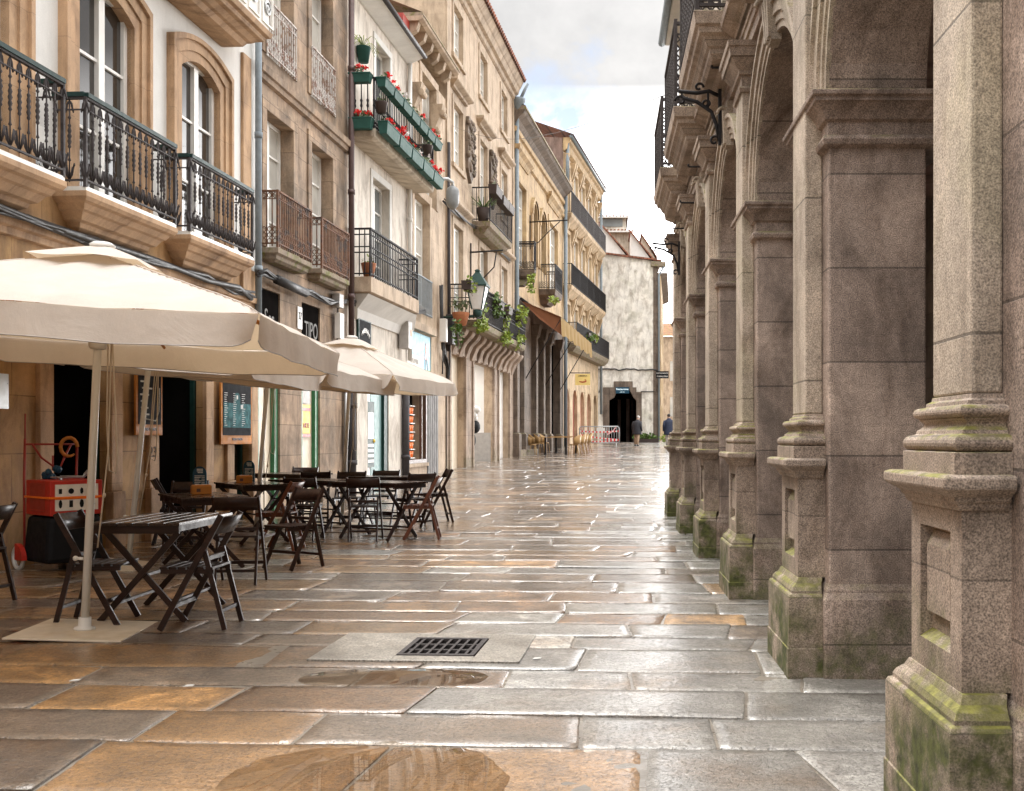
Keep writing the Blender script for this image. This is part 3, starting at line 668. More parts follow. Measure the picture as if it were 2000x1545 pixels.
def surround(root,a,b,c,d,w,proj,mat,sill=0,name='window_surround',top=None,bev=.008):
    m=MB(); t=top or w
    m.box(a-w,a-.001,-proj,.01,c,d); m.box(b+.001,b+w,-proj,.01,c,d); m.box(a-w,b+w,-proj-.002,.01,d+.001,d+t)
    if sill: m.box(a-w-.04,b+w+.04,-proj-sill,.01,c-.14,c-.001)
    return m.build(name,M[mat],root,bevel=bev)
def railing(mb,path,z0,z1,style,sp=.11,t=.016):
    q_=t/.016
    for (xa,ya),(xb,yb) in zip(path,path[1:]):
        L=math.hypot(xb-xa,yb-ya); n=max(2,round(L/sp)); d=((xb-xa)/L,(yb-ya)/L)
        mb.bar((xa,ya,z1),(xb,yb,z1),.045*q_,.03*q_); mb.bar((xa,ya,z0+.05),(xb,yb,z0+.05),.03*q_,.02*q_)
        if style in('ornate','belly','rusty'): mb.bar((xa,ya,z1-.13),(xb,yb,z1-.13),.018,.014) if style!='belly' else None
        if style=='double': mb.bar((xa,ya,z1-.12),(xb,yb,z1-.12),.025*q_,.018*q_); mb.bar((xa,ya,(z0+z1)/2),(xb,yb,(z0+z1)/2),.03*q_,.018*q_); mb.bar((xa,ya,(z0+z1)/2+.12),(xb,yb,(z0+z1)/2+.12),.025*q_,.018*q_)
        for k in range(n+1):
            q=k/n; x,y=xa+(xb-xa)*q,ya+(yb-ya)*q; h=z1-z0
            if style=='ornate':
                zm=z0+h*.56; pr=[(.009,z0+.03),(.009,z0+.26),(.024,z0+.27),(.012,z0+.30),(.009,zm-.14),(.026,zm-.12),(.016,zm-.095),(.03,zm-.06),(.018,zm-.03),(.032,zm),(.018,zm+.03),(.03,zm+.06),(.016,zm+.095),(.026,zm+.12),(.009,zm+.14),(.009,z1-.24),(.026,z1-.22),(.012,z1-.20),(.01,z1)]
                mb.lathe(x,y,[(q__*.78,w__) for q__,w__ in pr],5)
                for sg in (-1,1):     # acanthus scroll at the foot and head of every bar
                    for (zb,hh,rr) in ((z0+.05,.2,.055),(z1-.02,-.15,.045)):
                        pts=[(x+sg*d[0]*rr*f,y+sg*d[1]*rr*f,zb+hh*g_) for f,g_ in ((.05,.05),(.55,.3),(.75,.62),(1.05,.95),(1.15,.78))]
                        mb.tube(pts,[.009,.013,.012,.010,.006],4)
                    pts=[(x-d[1]*sg*.05*f,y+d[0]*sg*.05*f,z0+.05+.17*g_) for f,g_ in ((.1,.1),(.7,.5),(1.1,.95))]
                    mb.tube(pts,[.011,.014,.007],4)
            elif style=='rusty':
                mb.bar((x,y,z0),(x,y,z1),t,t)
                if k<n:
                    x2,y2=xa+(xb-xa)*(k+1)/n,ya+(yb-ya)*(k+1)/n; xm,ym=(x+x2)/2,(y+y2)/2
                    for zz in (z0+.09,z0+.19,z0+.29,z1-.07):
                        mb.tube([(xm+d[0]*.034*math.cos(a_),ym+d[1]*.034*math.cos(a_),zz+.042*math.sin(a_)) for a_ in [i*math.pi/4 for i in range(9)]],.008,4,False)
            elif style=='belly':
                zm=z0+h*.5; mb.lathe(x,y,[(.012,z0),(.012,z0+.1),(.026,z0+.13),(.014,z0+.17),(.013,zm-.1),(.03,zm-.06),(.016,zm),(.03,zm+.06),(.013,zm+.1),(.012,z1)],6)
            else: mb.bar((x,y,z0),(x,y,z1),t,t)
def cornice(mb,a0,a1,prof,ret=True):       # prof (z, projection), ends return
    mb.stack([(z,a0-(p if ret else 0),a1+(p if ret else 0),-p,.05) for z,p in prof])
def balcony(root,a,b,proj,prof,mat,style,rh,rmat='iron',sp=.11,ins=.03,name='balcony',t=.016):
    m=MB(); zt=prof[-1][0]; m.stack([(z,a+e,b-e,-proj+e,.02) for z,e in prof]); bo=m.build(name,M[mat],root,bevel=.006)
    r=MB(); pth=[(a+ins,0),(a+ins,-proj+ins),(b-ins,-proj+ins),(b-ins,0)]; railing(r,pth,zt+.02,zt+rh,style,sp,t)
    for x,y in pth[1:3]: r.box(x-.018,x+.018,y-.018,y+.018,zt,zt+rh+.02)
    rr=r.build('railing',M[rmat],bo); return bo,rr
def pipe(root,x,y,z0,z1,r,mat,rings=(),name='downpipe'):
    m=MB(); m.tube([(x,y,z0),(x,y,z1)],r,10)
    for z in rings: m.tube([(x,y,z-.05),(x,y,z+.05)],r*1.22,10)
    return m.build(name,M[mat],root)

# ------------------------------------------------------------------ house A: white render, sandstone frames, three ornate balconies
A=F(-7.0-.072*12,-12.0,.072,0); A.W=A.s(500)
ra=A.root('white_house','white rendered house with sandstone ground floor, arched window frames and three ornate iron balconies')
WC=[A.s(px) for px in (-18,197,388)]      # window centres
WC=[WC[2]-5.06,WC[2]-2.53,WC[2]]; ZB=4.18
ops=[(c-.62,c+.62,ZB+.02,6.9,.12) for c in WC]
m=MB(); wall(m,A.W,4.17,10.6,ops); m.build('upper_wall',M['render_white'],ra)
for i,c in enumerate(WC):
    # segmental sandstone frame
    n=14; a,b=c-.62,c+.62; zs,rise,w=6.66,.20,.35; fm=MB()
    def arc(a,b,zs,rise): 
        return [(a,ZB+.02)]+[(a+(b-a)*k/n, zs+rise*(1-((k/n-.5)*2)**2)) for k in range(n+1)]+[(b,ZB+.02)]
    for (wi,wo,pr) in ((0,.14,.05),(.14,.28,.075),(.28,w,.115)):
        I=arc(a-wi,b+wi,zs+wi*.9,rise+wi*.05); O=arc(a-wo,b+wo,zs+wo*.9,rise+wo*.05)
        for k in range(len(I)-1):
            p,q,r_,t=I[k],I[k+1],O[k+1],O[k]
            fm.add([(p[0],-pr,p[1]),(t[0],-pr,t[1]),(r_[0],-pr,r_[1]),(q[0],-pr,q[1])],[(0,1,2,3)])
            fm.add([(t[0],-pr,t[1]),(t[0],.01,t[1]),(r_[0],.01,r_[1]),(r_[0],-pr,r_[1])],[(0,1,2,3)])
            yb=.12 if wi==0 else .01
            fm.add([(p[0],-pr,p[1]),(p[0],yb,p[1]),(q[0],yb,q[1]),(q[0],-pr,q[1])],[(3,2,1,0)])
    fm.build('window_surround',M['sand_trim'],ra)
    window(ra,a+.001,b-.001,ZB+.03,6.89,.11,'white_paint','pane_dark',2,3,.08,mid=.13)
    prof=[(3.80,.36),(3.83,.30),(3.88,.28),(3.90,.22),(3.98,.16),(4.0,.12),(4.06,.08),(4.08,.03),(4.12,0),(ZB,0)]
    m=MB(); m.stack([(z,c-1.08+e,c+1.08-e,-.40+e*.85,.02) for z,e in prof]); bo=m.build('balcony',M['sand_trim'],ra,bevel=.006)
    m=MB(); m.box(c-1.06,c+1.06,-.385,-.01,ZB+.001,ZB+.05); m.build('floor_slab',M['white_paint'],bo)
    r=MB(); pth=[(c-1.05,0),(c-1.05,-.37),(c+1.05,-.37),(c+1.05,0)]; railing(r,pth,ZB+.07,ZB+1.04,'ornate',.15)
    for x,y in pth[1:3]: r.box(x-.018,x+.018,y-.018,y+.018,ZB+.04,ZB+1.05)
    rr=r.build('railing',M['iron_warm'],bo)
    h=MB()
    for (x0,y0),(x1,y1) in zip(pth,pth[1:]): h.bar((x0,y0,ZB+1.075),(x1,y1,ZB+1.075),.075,.05)
    h.build('handrail',M['green_rail'],bo)
# ground floor in sandstone with dark doorways
d1=(A.s(92)+.05,A.s(210),0,3.05,.10); d2=(A.s(304),A.s(396),0,3.05,.10); d3=(A.s(452),A.s(486),0,3.0,.10); d0=(A.s(-330),A.s(-160),0,3.05,.10)
m=MB(); wall(m,A.W,-.2,4.169,[d0,d1,d2,d3],5.9,False); m.build('ground_floor_wall',M['sandstone'],ra)
m=MB(); cornice(m,0,A.W,[(3.52,.02),(3.53,.05),(3.6,.05),(3.62,.09),(3.7,.1),(3.72,.03),(3.8,.0)],False); m.build('string_course',M['sand_trim'],ra)
for (a,b,z0,z1,dp) in (d0,d1,d2,d3):
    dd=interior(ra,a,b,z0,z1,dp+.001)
    f=MB(); f.box(b-.06,b-.001,dp+.01,dp+.07,0,z1); f.box(a+.001,a+.06,dp+.01,dp+.07,0,z1); f.box(a+.06,b-.06,dp+.01,dp+.06,z1-.1,z1); f.build('door_leaf',M['dgreen_paint'],dd)
    pm=MB()
    for x0,x1 in ((a-.26,a-.002),(b+.002,b+.26)):
        pm.box(x0,x1,-.055,.02,.75,3.05); pm.box(x0-.02,x1+.02,-.085,.02,-.1,.749)
    pm.box(a-.26,b+.26,-.056,.02,3.051,3.34); pm.build('door_surround',M['sand_trim'],ra,bevel=.012)
# brown edge pilaster and downpipe at the right end, cable run
m=MB(); m.box(A.W-.62,A.W-.3,-.05,.01,3.8,7.6); m.build('edge_pilaster',M['sand_trim'],ra,bevel=.01)
pipe(ra,A.W-.14,-.1,3.3,9.5,.055,'pipe_blue',(4.2,6.4,8.2))
# glazed gallery above: white timber front on a sandstone corbel slab
ge=A.s(453)+.12; gs=WC[1]-1.3
m=MB(); m.stack([(z,gs+e,ge-e,-.62+e*.8,.02) for z,e in ((7.42,.5),(7.45,.4),(7.52,.34),(7.54,.28),(7.6,.2),(7.62,.12),(7.68,.1),(7.70,.03),(7.78,0))]); gb=m.build('gallery_slab',M['sand_trim'],ra,bevel=.006)
m=MB(); m.box(gs+.04,ge-.04,-.56,-.01,7.781,10.55); gal=m.build('gallery',M['white_paint'],ra)
m=MB(); x=gs+.1
while x<ge-.3:
    for (a,b,c,d) in ((x,x+.42,7.88,7.91),(x,x+.42,8.4,8.43),(x,x+.03,7.91,8.4),(x+.39,x+.42,7.91,8.4)): m.box(a,b,-.585,-.559,c,d)
    m.mi=1; m.tube([(x+.21+.1*math.cos(t*.7),-.575,8.16+.1*math.sin(t*.7)) for t in range(10)],.02,5); m.blob((x+.21,-.57,8.16),.05,.03,.05,8,5); m.mi=0
    x+=.52
for (a,b) in ((-.5,-.35),(-.22,-.07)): m.box(ge-.041,ge-.02,a,b,7.9,8.42)
m.build('panel_moulding',[M['white_paint'],M['grey_metal']],gal)
m=MB(); m.box(gs+.1,ge-.1,-.575,-.559,8.6,10.2); m.build('gallery_glass',M['pane_grey'],gal)
# small notice on the wall
nt_=A.thing('notice','white printed notice on the white wall behind the leftmost ornate balcony','sign',A.s(66),.012,4.55)
m=MB(); m.box(-.2,.2,-.01,0,-.28,.28); m.build('board',M['white_paint'],nt_)
text('lettering','NOTARIA\nFERNANDO',.075,M['grey_metal'],nt_,(0,-.016,-.1))
# plaque at far left
pq=A.thing('plaque','pale rectangular plaque on the ochre stone pier by the first dark doorway','sign',A.s(-20),.075,A.z(2,765))
m=MB(); m.box(-.16,.16,-.02,0,-.18,.18); m.build('board',M['grey_metal'],pq)
# number carved under the first chalkboard
text('carved_number','23',.2,M['darkstone'],ra,(A.s(291),-.058,1.22))

# ------------------------------------------------------------------ house B: brown granite, rusty balconies
bx,by,_=A.w(A.W); B_=F(bx,by,.075,0); B_.W=B_.s(679)
rb=B_.root('brown_granite_house','weathered brown granite house with rusty balconies and a black painted shop transom')
def wbox(f,px0,px1,pyt,pyb,dp):    # opening from its two side edges, heights read at its near edge
    return (f.s(px0),f.s(px1),f.z(px0,pyb),f.z(px0,pyt),dp)
b1=(B_.s(519),B_.s(571),4.66,B_.z(520,215),.34); b2=(B_.s(607),B_.s(648),4.66,B_.z(609,279),.34)
zt=B_.z(525,36); b3=(b1[0],b1[1],7.95,10.4,.34); b4=(b2[0],b2[1],7.95,10.4,.34)
g1=(B_.s(503),B_.s(547),0,3.95,.12); g2=(B_.s(589),B_.s(625),0,3.95,.12)
m=MB(); wall(m,B_.W,-.2,11.6,[b1,b2,b3,b4,g1,g2]); m.build('wall',M['brownstone'],rb)
m=MB(); cornice(m,0,B_.W,[(7.42,.01),(7.44,.07),(7.52,.08),(7.54,.12),(7.66,.13),(7.68,.02)],False); m.build('string_course',M['brownstone'],rb)
for o in (b1,b2,b3,b4): window(rb,o[0]+.001,o[1]-.001,o[2],o[3]-.001,.28,'white_paint','pane_curtain',2,4,.07)
for o in (b1,b2,b3,b4): surround(rb,o[0],o[1],o[2],o[3],.2,.03,'brownstone')
for o in (b1,b2):
    c=(o[0]+o[1])/2; balcony(rb,c-.82,c+.82,.30,[(4.4,.12),(4.44,.06),(4.5,.05),(4.53,.0),(4.62,0)],'mossy','rusty',.95,'rust',.085,.02)
for o in (b3,b4):
    r=MB(); railing(r,[(o[0]-.06,-.05),(o[1]+.06,-.05)],7.92,8.86,'rusty',.1); r.build('window_railing',M['white_iron'],rb)
# ground floor doors
for (o,tx) in ((g1,'Ses'),(g2,'TIPO')):
    a,b=o[0],o[1]; m=MB(); m.box(a,b,.115,.17,-.1,3.94); dd=m.build('shop_door',M['cream_paint'],rb)
    f=MB()
    for x in (a+.001,b-.16): f.box(x,x+.159,.04,.114,-.1,3.1)
    f.build('door_frame',M['green_paint'],dd)
    t=MB(); t.box(a+.001,b-.001,.03,.114,2.75,3.94); t.box(a+.08,b-.08,.012,.031,2.83,3.84); t.build('transom',M['dark_in'],dd)
    text('lettering',tx,.44,M['letter_grey'],dd,((a+b)/2+.02,.004,3.45),sx=.75)
for x0,x1 in ((0.0,g1[0]),(g1[1],g2[0]),(g2[1],B_.W-.1)):
    if x1-x0<.1: continue
    m=MB(); m.box(x0+.02,x1-.02,-.05,.02,-.1,.7); m.build('base_block',M['brownstone'],rb,bevel=.012)
pipe(rb,B_.W-.12,-.12,3.2,11.6,.065,'pipe_brown',(4.4,6.6,9.2)); pipe(rb,B_.W-.13,-.13,.1,3.2,.10,'pipe_dark',(.9,2.1,3.1),'downpipe_foot')
pipe(rb,B_.W-.33,-.07,.2,3.0,.04,'grey_metal')
pl=B_.thing('number_plate','small white house number plate 27 between two shop doors','sign',B_.s(583.5),.01,B_.z(583.5,621))
m=MB(); m.box(-.11,.11,-.015,0,-.2,.2); m.build('plate',M['white_paint'],pl); text('lettering','27',.2,M['black'],pl,(0,-.02,.03),sx=.8)
po=B_.thing('poster','yellow and black poster on the cream shop door leaf','poster',(g2[0]+g2[1])/2-.05,-.09,1.95)
m=MB(); m.box(-.22,.22,-.012,0,-.45,.1); m.build('sheet',M['yellow'],po); m=MB(); m.box(-.2,.2,-.02,-.011,.12,.5); m.build('photo',M['grey_box'],po); m=MB(); m.box(-.22,.22,-.021,-.011,-.02,.04); m.box(-.22,.22,-.021,-.011,-.52,-.46); m.build('band',M['red_paint'],po)
text('lettering','ARTE',.14,M['red_paint'],po,(0,-.016,-.3))

# ------------------------------------------------------------------ house C1: white, flower balcony
cx,cy,_=B_.w(B_.W); C=F(cx,cy,.085,0); C.W=C.s(795)
rc=C.root('flower_balcony_house','narrow white house with a deep balcony hung with rows of green flower boxes')
w1=(C.s(727),C.s(760),C.z(727,460),C.z(727,345),.3); w2=(C.s(733),C.s(761),C.z(733,160),C.z(733,79),.3)
ZC1,ZC2=4.86,7.98
w1=(w1[0],w1[1],ZC1,w1[3],.3); w2=(w2[0],w2[1],ZC2,w2[3],.3)
s1=(C.s(697.5)-.0-.75,C.s(697.5),.9,3.0,.3); s2=(C.s(718),C.s(759),0,2.95,.14)
m=MB(); wall(m,C.W,-.2,11.0,[w1,w2,s1,s2]); m.build('wall',M['render_soft'],rc)
for o in (w1,w2): window(rc,o[0]+.001,o[1]-.001,o[2],o[3]-.001,.24,'white_paint','pane_grey',2,4,.07); surround(rc,o[0],o[1],o[2],o[3],.16,.025,'render_white')
m=MB(); m.box(s1[0],s1[1],.05,.1,.9,3.0); z=.95
while z<2.95: m.box(s1[0]+.06,s1[1]-.06,.03,.05,z,z+.05); z+=.085
m.build('shutter',M['green_paint'],rc)
a,b=s2[0],s2[1]; m=MB(); m.box(a,a+(b-a)*.3,.10,.15,-.1,2.94); m.build('door_panel',M['white_paint'],rc)
m=MB(); m.box(a+(b-a)*.3,b-.3,.09,.15,-.1,2.94); td=m.build('door',M['teal_paint'],rc); m=MB(); m.blob((a+(b-a)*.36,.05,1.35),.05,.05,.05); m.build('handle',M['yellow'],td)
m=MB(); m.box(b-.3,b-.001,.02,.13,-.1,2.94); m.build('door_frame',M['dgreen_paint'],rc)
sg=C.thing('menu_board','narrow green and white price board beside the teal door','sign',a+.36,-.07,1.5)
m=MB(); m.box(-.27,.27,-.03,0,-.75,.75); m.build('board',M['dgreen_paint'],sg); m=MB(); m.box(-.2,.2,-.036,-.029,-.1,.5)
for k in range(4): m.box(-.22,.22,-.036,-.029,-.28-.12*k,-.22-.12*k)
m.build('panel',M['white_paint'],sg)
# corbelled lower balcony, upper flower balcony
bo,rr=balcony(rc,.03,C.s(818,.5),.5,[(4.50,.06),(4.52,.0),(4.84,0)],'palestone_trim','double',1.02,'iron',.13,t=.019)
m=MB(); m.stack([(4.0,.5,C.s(790),-.05,.02),(4.2,.3,C.s(800),-.12,.02),(4.49,.1,C.s(812,.4),-.42,.02)]); m.build('balcony_cove',M['render_white'],rc)
fe=C.s(848,.58); bo2,rr2=balcony(rc,.04,fe,.58,[(7.78,.12),(7.82,.02),(7.92,.0),(ZC2,0)],'render_cream','belly',1.08,'iron',.14)
# eaves and gutter
ze=C.z(828,108,.45); m=MB(); m.stack([(ze-.22,-.0,C.W,-.05,.5),(ze-.2,0,C.W,-.10,.5),(ze-.08,0,C.W,-.38,.5),(ze-.06,0,C.W,-.42,.5)]); m.build('eaves',M['render_white'],rc)
m=MB(); m.tube([(0,-.46,ze-.02),(C.W+.04,-.46,ze-.02)],.06,8); m.build('gutter',M['pipe_dark'],rc)
m=MB(); m.add([(0,-.5,ze),(C.W,-.5,ze),(C.W,4,ze+1.6),(0,4,ze+1.6)],[(0,1,2,3)]); m.build('roof',M['tile'],rc)
m=MB(); m.box(C.W-.55,C.W+.05,-.05,.9,ze+.01,ze+.9); m.build('roof_box',M['red_paint'],rc)
pipe(rc,C.W-.02,-.08,3.4,ze-.2,.06,'white_paint',(5,7)); pipe(rc,C.s(785),-.1,.2,3.3,.095,'pipe_dark',(.95,2.6),'downpipe_foot')
sc1=C.thing('transom_sign','framed dark glass sign with arched white lettering over the shutter','sign',C.s(708),.02,C.z(708,655))
m=MB(); m.box(-.45,.45,-.04,0,-.42,.38); m.build('frame',M['dgreen_paint'],sc1); m=MB(); m.box(-.38,.38,-.046,-.039,-.35,.31); m.build('glass',M['chalk'],sc1)
for k,ch in enumerate('TABERNA'):
    t=(k-3)/3.2; text('lettering',ch,.15,M['white_paint'],sc1,(t*.27,-.052,.1-.10*t*t),(R(90),-t*.6,0))
mbx=C.thing('meter_box','pale grey meter box with a small orange mark on the wall corner','box',C.s(783,.05),.05,C.z(783,658))
m=MB(); m.box(-.17,.17,-.24,0,-.32,.36); m.build('cabinet',M['grey_box'],mbx,bevel=.01); m=MB(); m.box(.03,.12,-.246,-.239,0,.16); m.build('mark',M['orange'],mbx)
# ------------------------------------------------------------------ house C2: narrow stone house with mossy bracketed eaves
dx,dy,_=C.w(C.W); E2=F(dx,dy,.085,0); E2.W=E2.s(870)
rd=E2.root('narrow_stone_house','narrow pale stone house with carved consoles and a mossy bracketed eave')
v1=(E2.s(822),E2.s(844),E2.z(822,510),E2.z(822,378),.3); v2=(E2.s(823),E2.s(851),7.9,E2.z(824,140),.3); v0=(E2.s(802),E2.s(812),7.9,E2.z(802,125),.3); v3=(E2.s(808),E2.s(838),5.0,E2.z(810,375),.3)
sh=(E2.s(791.5),E2.s(833),.75,2.95,.4); sgn=(E2.s(791),E2.s(842),3.18,4.24,.25)
m=MB(); wall(m,E2.W,-.2,11.45,[v2,v3,sh,sgn]); m.build('wall',M['palestone'],rd)
for o in (v2,v3): window(rd,o[0]+.001,o[1]-.001,o[2],o[3]-.001,.25,'white_paint','pane_curtain',2,4,.07)
r=MB(); railing(r,[(v3[0]-.05,-.06),(v3[1]+.1,-.06)],4.75,5.75,'bars',.1); r.build('window_railing',M['pipe_blue'],rd)
for o in (v2,v3): surround(rd,o[0],o[1],o[2],o[3],.22,.03,'palestone_trim')
for px,py in ((818,170),(859,212)):
    k=MB(); a=E2.s(px,.2); z=E2.z(px,py,.2); k.stack([(z-.9,a-.14,a+.14,-.06,.02),(z-.6,a-.16,a+.16,-.10,.02),(z-.2,a-.18,a+.18,-.26,.02),(z-.02,a-.22,a+.22,-.32,.02),(z+.06,a-.24,a+.24,-.34,.02)])
    k.tube([(a-.19+.38*q/6,-.3,z-.18) for q in range(7)],.09,7); k.tube([(a-.16+.32*q/6,-.14,z-.62) for q in range(7)],.07,7); k.build('console',M['palestone_trim'],rd,bevel=.006)
zc2=E2.z(886,124,.42); m=MB(); m.stack([(zc2-.12,0,E2.W-.02,-.3,.3),(zc2-.06,0,E2.W,-.40,.3),(zc2,0,E2.W,-.42,.3)]); m.build('eaves',M['palestone_trim'],rd); m=MB(); m.stack([(zc2+.001,0,E2.W,-.44,.3),(zc2+.09,0,E2.W,-.4,.3)]); m.build('roof_edge',M['mossy'],rd)
x=.1
while x<E2.W-.2:
    m=MB(); m.stack([(zc2-.42,x,x+.2,-.06,.02),(zc2-.32,x,x+.2,-.22,.02),(zc2-.121,x,x+.2,-.28,.02)]); m.build('eaves_bracket',M['palestone_trim'],rd); x+=.72
m=MB(); m.add([(0,-.4,zc2+.09),(E2.W,-.4,zc2+.09),(E2.W,3,zc2+1.5),(0,3,zc2+1.5)],[(0,1,2,3)]); m.build('roof',M['mossy'],rd)
# shop window with stacked orange cups, grey timber shutter, painted fascia picture
a,b=sh[0],sh[1]; m=MB(); m.box(a,b,.4,.45,.75,2.95); m.box(a,b,.39,.45,-.1,.1); wd=m.build('shop_window',M['dark_in'],rd)
m=MB()
for x0,x1,z0,z1 in ((a,a+.07,.75,2.95),(b-.12,b,.75,2.95),(a+.07,b-.12,.75,.85),((a+b)/2+.5,(a+b)/2+.56,.85,2.95)): m.box(x0,x1,-.02,.05,z0,z1)
m.build('frame',M['brown_paint'],wd)
m=MB(); m.box(a-.05,b+.05,-.06,.02,.66,.75); m.build('sill',M['palestone_trim'],wd)
m=MB()
for k in range(7): m.box((a+b)/2-.2,(a+b)/2+.25,.1,.3,.88+.23*k,.90+.23*k)
m.build('shelf',M['white_paint'],wd)
m=MB()
for k in range(6):
    for q in range(2): m.lathe((a+b)/2-.08+.2*q,.2,[(.055,.91+.23*k),(.075,.91+.23*k),(.09,1.07+.23*k),(.04,1.08+.23*k)],8)
m.lathe(a+.25,.2,[(.1,.9),(.1,1.15),(.02,1.17)],8); m.blob((a+.35,.2,2.85),.12,.1,.07); m.build('cups',M['orange'],wd)
m=MB(); x=E2.s(833.5)
m.box(x,x+1.25,-.02,.02,-.1,3.0)
for k in range(5): m.box(x+.03+.24*k,x+.22+.24*k,-.035,-.019,-.05,2.95)
m.build('shutter',M['plank_grey'],rd)
m=MB(); m.box(sgn[0]-.05,sgn[1]+.05,-.16,.02,4.26,4.45); m.build('fascia_ledge',M['palestone_trim'],rd)
ps=empty('shop_sign','sky blue painted shop sign with a strolling figure and cream lettering panel','sign',E2.w((sgn[0]+sgn[1])/2,-.04,3.71),E2.ang); ps.scale=(1,1,.69)
w_=(sgn[1]-sgn[0])/2-.01; m=MB(); m.box(-w_,w_,-.02,0,-.77,.76); m.build('board',M['blue_art'],ps)
m=MB(); m.prism([(-w_,-.025,-.77),(w_*.35,-.025,-.77),(w_*.35,-.025,-.16),(-w_*.75,-.025,-.12),(-w_*.8,-.025,.08),(-w_,-.025,.12)],(0,.004,0)); m.build('lettering_panel',M['art_cream'],ps)
m=MB(); m.prism([(w_*.36,-.024,-.77),(w_,-.024,-.77),(w_,-.024,-.58),(w_*.36,-.024,-.62)],(0,.003,0)); m.build('painted_grass',M['art_green'],ps)
text('lettering','METZUTINI',.26,M['grey_box'],ps,(-w_*.3,-.03,-.38),sx=.62)
m=MB(); X=w_*.62      # simple strolling figure in a pointed hat
m.prism([(X-.1,-.027,.22),(X+.1,-.027,.22),(X,-.027,.52)],(0,.003,0)); m.prism([(X-.16,-.027,-.2),(X+.18,-.027,-.2),(X+.1,-.027,.12),(X-.08,-.027,.12)],(0,.003,0)); m.mi=1
m.prism([(X-.08,-.028,.1),(X+.08,-.028,.1),(X+.08,-.028,.24),(X-.08,-.028,.24)],(0,.002,0)); m.mi=2
m.prism([(X-.14,-.027,-.62),(X-.04,-.027,-.62),(X+.02,-.027,-.2),(X-.12,-.027,-.2)],(0,.003,0)); m.prism([(X+.16,-.027,-.6),(X+.26,-.027,-.58),(X+.17,-.027,-.2),(X+.04,-.027,-.2)],(0,.003,0))
m.build('painted_figure',[M['red_paint'],M['skin'],M['navy']],ps)
# ------------------------------------------------------------------ house D: tall cream stone house
ex,ey,_=E2.w(E2.W); D=F(ex,ey,.09,0); D.W=D.s(1003)
rD=D.root('tall_cream_house','tall cream stone house with three window bays and a long planted balcony')
CC=[D.s(896.5)-.15,0,D.s(985)-.1]; CC[1]=(CC[0]+CC[2])/2; hw=.62
zt1,zt0=D.z(885,5),D.z(885,105); z31,z30=D.z(885,198),D.z(885,318); z21=D.z(880,431)
ZD1,ZD2=4.98,8.62; ops=[]
for i,c in enumerate(CC):
    ops+=[(c-hw,c+hw,zt0,zt1,.24),(c-hw,c+hw,ZD2 if i==1 else z30,z31,.24),(c-hw,c+hw,ZD1,z21,.24)]
gd=[(D.s(877),D.s(905),.42,4.0,.26),(D.s(922),D.s(961),.42,4.0,.3),(D.s(972),D.s(992),.5,4.0,.26)]
zk=D.z(1022,156,.45)
m=MB(); wall(m,D.W,-.2,zk,ops+gd,7); m.build('wall',M['palestone'],rD)
for o in ops:
    window(rD,o[0]+.001,o[1]-.001,o[2],o[3]-.001,.18,'white_paint','pane_curtain',2,3,.08)
for i,o in enumerate(ops):
    row=i%3; surround(rD,o[0],o[1],o[2],o[3],.2,.03,'palestone_trim',.05 if row==0 or (row==1 and i//3!=1) else 0)
    if row in (1,2):
        m=MB(); cornice(m,o[0]-.3,o[1]+.3,[(o[3]+.34,.03),(o[3]+.36,.1),(o[3]+.42,.12),(o[3]+.5,.25),(o[3]+.53,.27),(o[3]+.6,.27),(o[3]+.63,.24)]); m.build('window_cornice',M['palestone_trim'],rD)
m=MB(); cornice(m,0,D.W,[(zk-.75,.02),(zk-.7,.08),(zk-.55,.1),(zk-.5,.2),(zk-.3,.26),(zk-.25,.3),(zk-.08,.38),(zk,.42)],False); m.build('cornice',M['palestone_trim'],rD)
m=MB(); m.add([(0,-.48,zk+.02),(D.W,-.48,zk+.02),(D.W,3.5,zk+2.0),(0,3.5,zk+2.0)],[(0,1,2,3)]); m.add([(0,7.7,zk+.02),(D.W,7.7,zk+.02),(D.W,3.5,zk+2.0),(0,3.5,zk+2.0)],[(3,2,1,0)])
x=.1
while x<D.W: m.tube([(x,-.5,zk+.05),(x,3.5,zk+2.03)],.09,6); x+=.24
m.build('roof',M['tile'],rD)
m=MB(); m.box(D.W-.35,D.W,-.04,.01,3,zk-.76); m.build('edge_pilaster',M['palestone_trim'],rD,bevel=.01)
m=MB(); m.box(.02,.42,-.05,.01,4.2,zk-.76); m.build('edge_pilaster',M['palestone_trim'],rD,bevel=.01)
m=MB(); xx=D.W+.12; m.tube([(xx,-.12,.8),(xx,-.12,zk-1.1)],.085,10); m.lathe(xx,-.16,[(.1,zk-1.15),(.3,zk-.75),(.32,zk-.7),(.32,zk-.62)],8); m.tube([(xx-.05,-.3,zk-.6),(xx+.05,-.55,zk+.0)],.07,8); m.build('downpipe',M['pipe_blue'],rD)
pipe(rD,.06,-.09,4.0,10.2,.05,'pipe_dark')
for px,py in ((921,290),(965,348)):       # carved coats of arms between windows
    a=D.s(px,.1); z=D.z(px,py,.1); m=MB(); r_=random.Random(px)
    m.prism([(a-.45,-.1,z-.75),(a,-.1,z-1.15),(a+.45,-.1,z-.75),(a+.55,-.1,z+.4),(a+.35,-.1,z+.95),(a-.35,-.1,z+.95),(a-.55,-.1,z+.4)],(0,.11,0))
    for _ in range(46): m.blob((a+r_.uniform(-.46,.46),-.1,z+r_.uniform(-.85,.85)),r_.uniform(.05,.13),.09,r_.uniform(.05,.14),6,4)
    m.build('carved_shield',M['darkstone'],rD)
